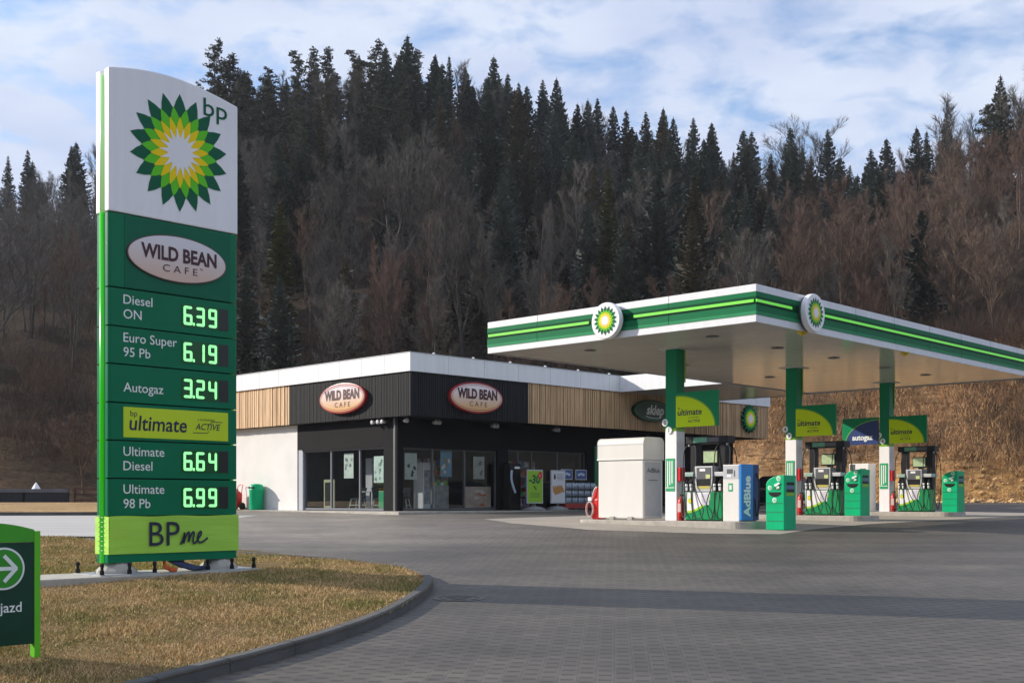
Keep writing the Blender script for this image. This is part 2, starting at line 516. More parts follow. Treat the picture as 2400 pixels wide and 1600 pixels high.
def paver_material():
    m, nt, b = node_mat('interlocking_pavers')
    N, K = nt.nodes.new, nt.links.new
    tc = N('ShaderNodeTexCoord')
    mp = N('ShaderNodeMapping'); mp.inputs['Rotation'].default_value = (0, 0, R(-85))
    nz = N('ShaderNodeTexNoise'); nz.inputs['Scale'].default_value = 26; nz.inputs['Detail'].default_value = 1
    wob = N('ShaderNodeVectorMath'); wob.operation = 'MULTIPLY_ADD'
    wob.inputs[1].default_value = (0.016, 0.016, 0)
    K(tc.outputs['Object'], nz.inputs['Vector']); K(nz.outputs['Color'], wob.inputs[0]); K(tc.outputs['Object'], wob.inputs[2])
    K(wob.outputs[0], mp.inputs['Vector'])
    sx0 = N('ShaderNodeSeparateXYZ'); K(mp.outputs[0], sx0.inputs[0])
    def M(op, a_, b_=None, c_=None, clamp=False):
        n = N('ShaderNodeMath'); n.operation = op; n.use_clamp = clamp
        for i, q in enumerate((a_, b_, c_)):
            if q is None: continue
            if isinstance(q, (int, float)): n.inputs[i].default_value = q
            else: K(q, n.inputs[i])
        return n.outputs[0]
    # interlocking stones: rows 0.165 m wide along the lane, stones 0.27 m long, every other row shifted by half a stone
    ru = M('DIVIDE', sx0.outputs['Y'], 0.165)
    rowi = M('FLOOR', ru)
    rf = M('ABSOLUTE', M('SUBTRACT', M('FRACT', ru), 0.5))                      # 0 mid-row .. 0.5 at the row edge
    half = M('MULTIPLY', M('FRACT', M('MULTIPLY', rowi, 0.5)), 1.0)
    cu = M('ADD', M('DIVIDE', sx0.outputs['X'], 0.23), half)
    coli = M('FLOOR', cu)
    cf = M('ABSOLUTE', M('SUBTRACT', M('FRACT', cu), 0.5))
    def ss(v, lo, hi):
        n = N('ShaderNodeMapRange'); n.interpolation_type = 'SMOOTHSTEP'
        n.inputs['From Min'].default_value = lo; n.inputs['From Max'].default_value = hi
        K(v, n.inputs['Value']); return n.outputs[0]
    endj = M('MULTIPLY', ss(cf, 0.27, 0.42), M('SUBTRACT', 1.0, ss(rf, 0.26, 0.44)))   # wide dark dash at the stone ends
    rowj = M('MULTIPLY', ss(rf, 0.44, 0.49), 0.35)
    joint = M('MAXIMUM', endj, rowj)
    cv = N('ShaderNodeCombineXYZ'); K(rowi, cv.inputs['X']); K(coli, cv.inputs['Y'])
    wn_ = N('ShaderNodeTexWhiteNoise'); wn_.noise_dimensions = '2D'; K(cv.outputs[0], wn_.inputs['Vector'])
    cr = N('ShaderNodeValToRGB')
    cr.color_ramp.elements[0].color = (0.088, 0.078, 0.065, 1); cr.color_ramp.elements[1].color = (0.114, 0.101, 0.085, 1)
    K(wn_.outputs['Value'], cr.inputs['Fac'])
    brm = N('ShaderNodeMix'); brm.data_type = 'RGBA'; brm.inputs['B'].default_value = (0.038, 0.034, 0.030, 1)
    K(M('MULTIPLY', joint, 0.75), brm.inputs['Factor']); K(cr.outputs['Color'], brm.inputs['A'])
    st = N('ShaderNodeTexNoise'); st.inputs['Scale'].default_value = 0.35; st.inputs['Detail'].default_value = 7
    st.inputs['Roughness'].default_value = 0.62
    K(tc.outputs['Object'], st.inputs['Vector'])
    rp = N('ShaderNodeValToRGB')
    rp.color_ramp.elements[0].position = 0.32; rp.color_ramp.elements[0].color = (0.62, 0.62, 0.63, 1)
    rp.color_ramp.elements[1].position = 0.70; rp.color_ramp.elements[1].color = (1.22, 1.20, 1.17, 1)
    K(st.outputs['Fac'], rp.inputs['Fac'])
    # worn wheel paths: long faint streaks along the driving lanes
    mp2 = N('ShaderNodeMapping'); mp2.inputs['Scale'].default_value = (0.12, 1.1, 1); mp2.inputs['Rotation'].default_value = (0, 0, R(12))
    sk = N('ShaderNodeTexNoise'); sk.inputs['Scale'].default_value = 1.0; sk.inputs['Detail'].default_value = 4
    K(tc.outputs['Object'], mp2.inputs['Vector']); K(mp2.outputs[0], sk.inputs['Vector'])
    rp2 = N('ShaderNodeValToRGB')
    rp2.color_ramp.elements[0].position = 0.35; rp2.color_ramp.elements[0].color = (0.80, 0.80, 0.80, 1)
    rp2.color_ramp.elements[1].position = 0.65; rp2.color_ramp.elements[1].color = (1.12, 1.12, 1.12, 1)
    K(sk.outputs['Fac'], rp2.inputs['Fac'])
    m1 = N('ShaderNodeMix'); m1.data_type = 'RGBA'; m1.blend_type = 'MULTIPLY'; m1.inputs['Factor'].default_value = 1
    m2 = N('ShaderNodeMix'); m2.data_type = 'RGBA'; m2.blend_type = 'MULTIPLY'; m2.inputs['Factor'].default_value = 1
    K(brm.outputs['Result'], m1.inputs['A']); K(rp.outputs['Color'], m1.inputs['B'])
    K(m1.outputs['Result'], m2.inputs['A']); K(rp2.outputs['Color'], m2.inputs['B'])
    ol = N('ShaderNodeTexNoise'); ol.inputs['Scale'].default_value = 0.9; ol.inputs['Detail'].default_value = 5; ol.inputs['Roughness'].default_value = 0.7
    K(tc.outputs['Object'], ol.inputs['Vector'])
    olr = N('ShaderNodeMapRange'); olr.inputs['From Min'].default_value = 0.60; olr.inputs['From Max'].default_value = 0.72; olr.inputs['To Min'].default_value = 1.0; olr.inputs['To Max'].default_value = 0.72
    K(ol.outputs['Fac'], olr.inputs['Value'])
    m25 = N('ShaderNodeMix'); m25.data_type = 'RGBA'; m25.blend_type = 'MULTIPLY'; m25.inputs['Factor'].default_value = 1
    K(m2.outputs['Result'], m25.inputs['A']); K(olr.outputs[0], m25.inputs['B'])
    m2 = m25
    # paving colour gets paler to the left and farther off
    sx_ = N('ShaderNodeSeparateXYZ'); K(tc.outputs['Object'], sx_.inputs[0])
    mrx = N('ShaderNodeMapRange'); mrx.interpolation_type = 'SMOOTHSTEP'
    mrx.inputs['From Min'].default_value = 3.5; mrx.inputs['From Max'].default_value = -6.5; mrx.inputs['To Min'].default_value = 1.0; mrx.inputs['To Max'].default_value = 2.5
    K(sx_.outputs['X'], mrx.inputs['Value'])
    mry = N('ShaderNodeMapRange'); mry.interpolation_type = 'SMOOTHSTEP'
    mry.inputs['From Min'].default_value = 19; mry.inputs['From Max'].default_value = 30; mry.inputs['To Min'].default_value = 0.0; mry.inputs['To Max'].default_value = 1.0
    K(sx_.outputs['Y'], mry.inputs['Value'])
    m4 = N('ShaderNodeMix'); m4.data_type = 'RGBA'; m4.blend_type = 'MULTIPLY'
    K(mry.outputs[0], m4.inputs['Factor']); K(m2.outputs['Result'], m4.inputs['A']); K(mrx.outputs[0], m4.inputs['B'])
    K(m4.outputs['Result'], b.inputs['Base Color'])
    b.inputs['Roughness'].default_value = 0.6
    bp_ = N('ShaderNodeBump'); bp_.inputs['Strength'].default_value = 0.4; bp_.inputs['Distance'].default_value = 0.008
    bp_.invert = True
    K(joint, bp_.inputs['Height'])
    fn = N('ShaderNodeTexNoise'); fn.inputs['Scale'].default_value = 120; fn.inputs['Detail'].default_value = 2
    K(tc.outputs['Object'], fn.inputs['Vector'])
    bp2 = N('ShaderNodeBump'); bp2.inputs['Strength'].default_value = 0.2; bp2.inputs['Distance'].default_value = 0.004
    K(fn.outputs['Fac'], bp2.inputs['Height']); K(bp_.outputs[0], bp2.inputs['Normal'])
    K(bp2.outputs[0], b.inputs['Normal'])
    return m
PAVERS = paver_material()

def soil_material(name, cols, scales, rough=0.95, bump=0.6):
    """layered noise between three colours: dry grass, bare soil, leaf litter."""
    m, nt, b = node_mat(name)
    N, K = nt.nodes.new, nt.links.new
    tc = N('ShaderNodeTexCoord')
    a = N('ShaderNodeTexNoise'); a.inputs['Scale'].default_value = scales[0]; a.inputs['Detail'].default_value = 8; a.inputs['Roughness'].default_value = 0.65
    c = N('ShaderNodeTexNoise'); c.inputs['Scale'].default_value = scales[1]; c.inputs['Detail'].default_value = 6
    K(tc.outputs['Object'], a.inputs['Vector']); K(tc.outputs['Object'], c.inputs['Vector'])
    r1 = N('ShaderNodeValToRGB')
    r1.color_ramp.elements[0].position = 0.36; r1.color_ramp.elements[0].color = (*cols[0], 1)
    r1.color_ramp.elements[1].position = 0.64; r1.color_ramp.elements[1].color = (*cols[1], 1)
    e = r1.color_ramp.elements.new(0.5); e.color = (*cols[2], 1)
    K(a.outputs['Fac'], r1.inputs['Fac'])
    r2 = N('ShaderNodeValToRGB')
    r2.color_ramp.elements[0].position = 0.3; r2.color_ramp.elements[0].color = (0.55, 0.55, 0.55, 1)
    r2.color_ramp.elements[1].position = 0.7; r2.color_ramp.elements[1].color = (1.3, 1.3, 1.3, 1)
    K(c.outputs['Fac'], r2.inputs['Fac'])
    mx = N('ShaderNodeMix'); mx.data_type = 'RGBA'; mx.blend_type = 'MULTIPLY'; mx.inputs['Factor'].default_value = 1
    K(r1.outputs['Color'], mx.inputs['A']); K(r2.outputs['Color'], mx.inputs['B'])
    K(mx.outputs['Result'], b.inputs['Base Color'])
    b.inputs['Roughness'].default_value = rough
    b.inputs['Specular IOR Level'].default_value = 0.15
    bp_ = N('ShaderNodeBump'); bp_.inputs['Strength'].default_value = bump; bp_.inputs['Distance'].default_value = 0.1
    K(c.outputs['Fac'], bp_.inputs['Height']); K(bp_.outputs[0], b.inputs['Normal'])
    return m

DRY_GRASS = soil_material('dry_grass_soil', [(0.17, 0.115, 0.05), (0.30, 0.20, 0.10), (0.22, 0.165, 0.07)], (1.3, 22))
VERGE_M = soil_material('verge_grass', [(0.30, 0.195, 0.095), (0.42, 0.28, 0.14), (0.36, 0.235, 0.11)], (0.5, 6))
ROAD_M = mat('light_asphalt', (0.40, 0.39, 0.375), 0.8, var=0.10, vscale=0.8, bump=0.15, bscale=60, stretch=(0.3, 2, 1))
APRON_M = mat('forecourt_concrete', (0.32, 0.285, 0.24), 0.85, var=0.16, vscale=0.6, bump=0.15, bscale=50)

ground = structure(draped('ground', [(-700, -300), (700, -300), (700, 700), (-700, 700)], -0.012, DRY_GRASS))
pavement = structure(draped('pavement', [(-13, -60), (90, -60), (90, 74), (30, 74), (-9, 60), (-13, 43), (-13, 20)], 0.0, PAVERS))
apron = structure(draped('concrete_apron', [(2.0, 31.0), (4.76, 29.45), (6.6, 29.2), (7.9, 31.2), (10.2, 33.9), (13.0, 36.6), (17.3, 40.9), (21.5, 45.0), (13.0, 53.2), (9.0, 49.0), (-0.9, 38.0), (0.0, 34.4)], 0.004, APRON_M))
road = structure(draped('road', [(-90, 27.2), (-9.0, 27.2), (-9.0, 42.2), (-14, 42.2), (-90, 40.4)], 0.008, ROAD_M))
verge = structure(draped('verge', [(-110, 40.7), (-14.2, 42.9), (-14.4, 61.5), (-110, 61.5)], 0.10, VERGE_M,
                         zf=lambda x, y: 0.05 * math.sin(x * 1.3) * math.sin(y * 0.9)))
mb = MB()
vk = spline([(-110, 40.5), (-60, 41.4), (-30, 42.15), (-14.1, 42.7), (-13.9, 50), (-14.0, 61)], 8)
for (a, b_) in zip(vk[:-1], vk[1:]):
    d = Vector((b_[0] - a[0], b_[1] - a[1])).normalized(); n = Vector((-d.y, d.x)) * 0.12
    za, zb = G(a[1]), G(b_[1])
    mb.add([(a[0], a[1], za - .1), (b_[0], b_[1], zb - .1), (b_[0] + n.x, b_[1] + n.y, zb - .1), (a[0] + n.x, a[1] + n.y, za - .1),
            (a[0], a[1], za + .13), (b_[0], b_[1], zb + .13), (b_[0] + n.x, b_[1] + n.y, zb + .13), (a[0] + n.x, a[1] + n.y, za + .13)],
           [(4, 5, 6, 7), (0, 1, 5, 4), (2, 3, 7, 6)])
structure(mb.build('road_kerb', KERB_M))

# ------------------------------------------------------------------ setting: grass island with its kerb
_front = [(-8.0, 2.0), (-3.9, 7.3), (-3.13, 9.16), (-2.72, 10.22), (-2.33, 11.1), (-1.90, 12.24), (-1.47, 13.78), (-1.22, 15.5), (-1.14, 16.9),
          (-1.22, 18.0), (-1.50, 18.94), (-2.16, 20.06), (-3.33, 21.1), (-5.03, 22.3), (-8.93, 25.5), (-11.5, 26.6), (-40, 26.9)]
kerb_line = spline(_front, 6)
island_poly = kerb_line + [(-40, 2.0)]
_kl = np.array([k[:2] for k in kerb_line])
def edge_dist(x, y):
    return float(np.min(np.hypot(_kl[:, 0] - x, _kl[:, 1] - y)))
def mound(x, y):
    d = min(1.0, max(0.0, (edge_dist(x, y) - 0.15) / 2.2))
    return 0.10 + 0.06 * d * d * (3 - 2 * d) + 0.012 * math.sin(3.1 * x + y) * d
ISL_Z = lambda x, y: G(y) + mound(x, y)
ISLAND_M = soil_material('dry_lawn_soil', [(0.12, 0.085, 0.03), (0.26, 0.165, 0.08), (0.20, 0.135, 0.055)], (1.1, 30))
inner = [p for p in island_poly]
lawn = structure(draped('grass_island', inner, 0.0, ISLAND_M, zf=mound, step=0.5))
mb = MB()
W = 0.14
prev = None
n_k = len(kerb_line)
sect = []
for i, p in enumerate(kerb_line):
    a = kerb_line[max(0, i - 1)]; b_ = kerb_line[min(n_k - 1, i + 1)]
    d = Vector((b_[0] - a[0], b_[1] - a[1])).normalized()
    n = Vector((-d.y, d.x))                               # towards the lawn
    z = G(p[1])
    prof = [(0.0, -0.06), (0.012, 0.115), (0.03, 0.13), (W, 0.13), (W, -0.06)]
    sect.append([(p[0] + n.x * q, p[1] + n.y * q, z + h) for q, h in prof])
vs, fs = [], []
for s_ in sect:
    vs += s_
for i in range(n_k - 1):
    for k in range(4):
        fs.append((i * 5 + k, (i + 1) * 5 + k, (i + 1) * 5 + k + 1, i * 5 + k + 1))
mb.add(vs, fs)
kb = structure(mb.build('kerb', KERB_M))
kb.data.flip_normals()
# joints between the kerb stones: thin dark grooves every metre
acc = 0.0
mb = MB()
for i in range(1, n_k):
    acc += math.dist(kerb_line[i][:2], kerb_line[i - 1][:2])
    if acc > 0.95 and kerb_line[i][0] > -9:
        acc = 0.0
        s_ = sect[i]
        d = Vector((kerb_line[i][0] - kerb_line[i - 1][0], kerb_line[i][1] - kerb_line[i - 1][1])).normalized() * 0.006
        c_ = Vector(s_[0]).lerp(Vector(s_[3]), 0.5)
        prev_ring = []
        for q in s_[:4]:
            o_ = Vector(q) - Vector((c_.x, c_.y, q[2]))
            o_ = Vector((q[0], q[1], q[2])) + Vector((o_.x, o_.y, 0)).normalized() * 0.002 + Vector((0, 0, 0.002))
            prev_ring.append(o_)
        for k in range(3):
            a, b_ = prev_ring[k], prev_ring[k + 1]
            mb.add([(a.x - d.x, a.y - d.y, a.z), (a.x + d.x, a.y + d.y, a.z), (b_.x + d.x, b_.y + d.y, b_.z), (b_.x - d.x, b_.y - d.y, b_.z)], [(0, 1, 2, 3)])
structure(mb.build('kerb_joints', BLACK_INK))

# ------------------------------------------------------------------ setting: hillside
def hx(px, pts):
    return np.interp(px, [p[0] for p in pts], [p[1] for p in pts])
TOE = [(-900, 66), (0, 66), (300, 69), (700, 78), (1300, 80), (1600, 77), (1790, 74), (2100, 72), (2500, 70), (4000, 66)]
RID = [(-900, 250), (0, 245), (230, 235), (480, 205), (800, 196), (1000, 192), (1300, 196), (1700, 215), (1950, 235), (2120, 225), (2250, 180), (2420, 150), (4000, 140)]
RYP = [(-900, 535), (0, 530), (230, 525), (480, 340), (640, 335), (800, 300), (950, 290), (1100, 320), (1250, 380), (1400, 420), (1560, 470), (1700, 520), (1850, 545),
       (2000, 545), (2110, 520), (2200, 490), (2350, 440), (2480, 400), (4000, 370)]
BNK = [(-900, 1.5), (0, 1.8), (224, 2.0), (600, 3.0), (1300, 4.0), (1600, 6.0), (1790, 7.6), (2400, 8.2), (4000, 8)]
BWD = [(-900, 9), (224, 9), (1300, 9), (1790, 11), (2400, 11), (4000, 11)]
_hn = np.random.default_rng(5).uniform(0, 6.28, (14, 3))
_hf = np.random.default_rng(6).uniform(0.04, 0.5, (14, 2)) * np.where(np.random.default_rng(8).random((14, 2)) > .5, 1, -1)
def hill(px, y):
    px = np.asarray(px, float); y = np.asarray(y, float)
    x = (px - CX) / F_PX * y
    toe, rid = hx(px, TOE), hx(px, RID)
    hr = EYE + (HORIZON - hx(px, RYP)) / F_PX * rid
    g0 = 1.45
    bank = hx(px, BNK); bw = hx(px, BWD)
    d = np.clip((y - toe) / bw, 0, 1)
    bk = bank * (d * d * (3 - 2 * d))
    s = np.clip((y - toe) / (rid - toe), 0, 1.0)
    top = hr - g0 - bank
    h = g0 - 0.25 + bk + top * (0.72 * s + 0.28 * s * s)
    over = np.clip(y - rid, 0, None)
    h = h - over * 0.22
    rough = np.zeros_like(h)
    for (ph, f) in zip(_hn, _hf):
        rough += np.sin(f[0] * x + ph[0]) * np.sin(f[1] * y + ph[1]) * (0.20 / (abs(f[0]) + 0.25))
    return h + rough * 0.9 * np.clip((y - toe) / 14, 0, 1)
def hill_at(px, y):
    return ((px - CX) / F_PX * y, float(y), float(hill(px, y)))

HPX = np.concatenate([np.arange(-1700, -100, 80), np.arange(-100, 2560, 14), np.arange(2560, 4300, 80)])
rows = 110
V, FA = [], []
for px in HPX:
    toe, rid = float(hx(px, TOE)), float(hx(px, RID))
    t = np.linspace(0, 1, rows)
    ys = np.concatenate([[toe - 3], toe + (rid - toe) * (t ** 1.7), [rid + 15, rid + 40, rid + 90]])
    hz = hill(np.full_like(ys, px), np.maximum(ys, toe))
    hz[0] = G(toe) - 0.3
    for yy, zz in zip(ys, hz):
        V.append(((px - CX) / F_PX * yy, yy, zz))
nr = rows + 4
nz = np.random.default_rng(3)
for i in range(len(HPX) - 1):
    for j in range(nr - 1):
        FA.append((i * nr + j, (i + 1) * nr + j, (i + 1) * nr + j + 1, i * nr + j + 1))
V = np.array(V)
# crumbly relief of the cut bank
bpx = CX + V[:, 0] / V[:, 1] * F_PX
toes = hx(bpx, TOE)
msk = np.clip((bpx - 1450) / 300, 0, 1) * np.clip((V[:, 1] - toes) / 1.5, 0, 1) * np.clip((toes + 15 - V[:, 1]) / 5, 0, 1)
V[:, 2] += msk * nz.normal(0, 0.10, len(V))
V[:, 1] += msk * nz.normal(0, 0.09, len(V))
me = bpy.data.meshes.new('hillside')
me.from_pydata([tuple(p) for p in V], [], FA)
at = me.color_attributes.new('bank', 'FLOAT_COLOR', 'POINT')
bk = np.clip((bpx - 1350) / 350, 0, 1) * np.clip((toes + 15 - V[:, 1]) / 6, 0, 1)
bk = np.maximum(bk, 0.35 * np.clip((700 - bpx) / 300, 0, 1) * np.clip((toes + 34 - V[:, 1]) / 16, 0, 1))
low = bk * np.clip((toes + 4.4 - V[:, 1]) / 2.0, 0, 1) * np.clip((bpx - 1700) / 150, 0, 1)
cols = np.ones((len(V), 4), np.float32); cols[:, 0] = bk; cols[:, 1] = low; cols[:, 2] = 0
at.data.foreach_set('color', cols.ravel())
hillside = bpy.data.objects.new('hillside', me)
COL.objects.link(hillside)
structure(hillside)
me.polygons.foreach_set('use_smooth', [True] * len(me.polygons))

def hill_material():
    m, nt, b = node_mat('forest_floor_and_bank')
    N, K = nt.nodes.new, nt.links.new
    tc = N('ShaderNodeTexCoord'); ca = N('ShaderNodeVertexColor'); ca.layer_name = 'bank'
    sp = N('ShaderNodeSeparateColor'); K(ca.outputs['Color'], sp.inputs[0])
    a = N('ShaderNodeTexNoise'); a.inputs['Scale'].default_value = 0.5; a.inputs['Detail'].default_value = 10; a.inputs['Roughness'].default_value = 0.72
    c = N('ShaderNodeTexNoise'); c.inputs['Scale'].default_value = 3.4; c.inputs['Detail'].default_value = 10; c.inputs['Roughness'].default_value = 0.78
    K(tc.outputs['Object'], a.inputs['Vector']); K(tc.outputs['Object'], c.inputs['Vector'])
    def ramp(src, stops):
        r = N('ShaderNodeValToRGB')
        els = r.color_ramp.elements
        els[0].position, els[1].position = stops[0][0], stops[-1][0]
        els[0].color, els[1].color = (*stops[0][1], 1), (*stops[-1][1], 1)
        for p, cc in stops[1:-1]:
            e = els.new(p); e.color = (*cc, 1)
        K(src, r.inputs['Fac'])
        return r.outputs['Color']
    litter = ramp(c.outputs['Fac'], [(0.30, (0.016, 0.012, 0.009)), (0.5, (0.042, 0.029, 0.020)), (0.68, (0.10, 0.066, 0.045))])
    bank = ramp(c.outputs['Fac'], [(0.28, (0.14, 0.075, 0.038)), (0.42, (0.42, 0.245, 0.125)), (0.58, (0.58, 0.365, 0.19)), (0.72, (0.68, 0.48, 0.275))])
    raw = ramp(c.outputs['Fac'], [(0.30, (0.24, 0.115, 0.035)), (0.44, (0.60, 0.345, 0.12)), (0.70, (0.72, 0.47, 0.20))])
    mpz = N('ShaderNodeMapping'); mpz.inputs['Scale'].default_value = (0.28, 0.28, 1.9)
    sz = N('ShaderNodeTexNoise'); sz.inputs['Scale'].default_value = 1.5; sz.inputs['Detail'].default_value = 7; sz.inputs['Roughness'].default_value = 0.65
    K(tc.outputs['Object'], mpz.inputs['Vector']); K(mpz.outputs[0], sz.inputs['Vector'])
    strata_hollows = ramp(sz.outputs['Fac'], [(0.34, (0.38, 0.34, 0.30)), (0.47, (0.95, 0.95, 0.95)), (0.66, (1.25, 1.22, 1.15))])  # soil layers, with the shade of dark hollows put into the colour
    def mul(col_, by):
        q = N('ShaderNodeMix'); q.data_type = 'RGBA'; q.blend_type = 'MULTIPLY'; q.inputs['Factor'].default_value = 1
        K(col_, q.inputs['A']); K(by, q.inputs['B']); return q.outputs['Result']
    bank = mul(bank, strata_hollows); raw = mul(raw, strata_hollows)
    ad = N('ShaderNodeMath'); ad.operation = 'MULTIPLY_ADD'; ad.inputs[1].default_value = 1.7; ad.inputs[2].default_value = -0.35
    K(sp.outputs[0], ad.inputs[0])
    ad2 = N('ShaderNodeMath'); ad2.operation = 'ADD'; ad2.use_clamp = True
    nn = N('ShaderNodeMath'); nn.operation = 'MULTIPLY_ADD'; nn.inputs[1].default_value = 1.2; nn.inputs[2].default_value = -0.6
    K(a.outputs['Fac'], nn.inputs[0]); K(ad.outputs[0], ad2.inputs[0]); K(nn.outputs[0], ad2.inputs[1])
    gate = N('ShaderNodeMath'); gate.operation = 'MULTIPLY'; K(ad2.outputs[0], gate.inputs[0]); K(sp.outputs[0], gate.inputs[1])
    m1 = N('ShaderNodeMix'); m1.data_type = 'RGBA'
    K(gate.outputs[0], m1.inputs['Factor']); K(litter, m1.inputs['A']); K(bank, m1.inputs['B'])
    m2 = N('ShaderNodeMix'); m2.data_type = 'RGBA'
    K(sp.outputs[1], m2.inputs['Factor']); K(m1.outputs['Result'], m2.inputs['A']); K(raw, m2.inputs['B'])
    K(m2.outputs['Result'], b.inputs['Base Color'])
    b.inputs['Roughness'].default_value = 0.95
    b.inputs['Specular IOR Level'].default_value = 0.1
    bp_ = N('ShaderNodeBump'); bp_.inputs['Strength'].default_value = 0.8; bp_.inputs['Distance'].default_value = 0.35
    K(c.outputs['Fac'], bp_.inputs['Height']); K(bp_.outputs[0], b.inputs['Normal'])
    return m
hillside.data.materials.append(hill_material())

# unseen wooded slope added behind the camera to darken what the windows mirror
V2, F2 = [], []
nw, nh = 150, 16
r2 = np.random.default_rng(12)
for i in range(nw + 1):
    a = math.radians(139 + 246 * i / nw)
    for j in range(nh + 1):
        s = j / nh
        d = 120 + 130 * s
        V2.append((d * math.cos(a) * 1.15, 10 + d * math.sin(a), -2 + 52 * s ** 0.9 * (0.8 + 0.25 * math.sin(3 * a)) + (r2.normal(0, 2.2) if j else 0)))
for i in range(nw):
    for j in range(nh):
        F2.append((i * (nh + 1) + j, (i + 1) * (nh + 1) + j, (i + 1) * (nh + 1) + j + 1, i * (nh + 1) + j + 1))
me2 = bpy.data.meshes.new('added_slope'); me2.from_pydata(V2, [], F2)
vs2 = bpy.data.objects.new('added_slope', me2); COL.objects.link(vs2); structure(vs2)
me2.materials.append(mat('added_slope_wood', (0.045, 0.042, 0.036), 0.95, var=0.5, vscale=0.1))

# ------------------------------------------------------------------ frames of the station (all square to each other)
A_SIGN = R(46.5)          # local x runs along the pylon's face, local y into it
A_ISL = R(-43.5)          # local x runs along a pump island towards the camera side, local y away from it
A_BLD = R(45.0)
Uv = Vector((-math.sin(A_SIGN), math.cos(A_SIGN)))
Vv = Vector((math.cos(A_SIGN), math.sin(A_SIGN)))

vy = 16.1; vx = -0.72
t = thing('valve_cover', 'small round iron valve cover with stone rings beside the tip of the kerb', 'cover', (vx, vy, G(vy)))
t.rotation_euler = (math.atan2(G(vy + 1) - G(vy - 1), 2.0), 0, 0)
MB().lathe([(0.11, 0.003), (0.105, 0.009), (0.01, 0.009)], (0, 0, 0), 24).build('lid', mat('cast_iron', (0.05, 0.05, 0.052), 0.6, var=0.2), t)
for r_ in (0.20, 0.31):
    mb = MB(); n = 40
    for rr_ in (r_ - 0.03, r_ + 0.045):
        mb.v += [(rr_ * math.cos(2 * math.pi * k / n), rr_ * math.sin(2 * math.pi * k / n), 0.006) for k in range(n)]
    mb.f += [(k, n + k, n + (k + 1) % n, (k + 1) % n) for k in range(n)]
    mb.build('stone_ring', mat('ring_stone', (0.13, 0.12, 0.105), 0.8, var=0.3, vscale=9), t)

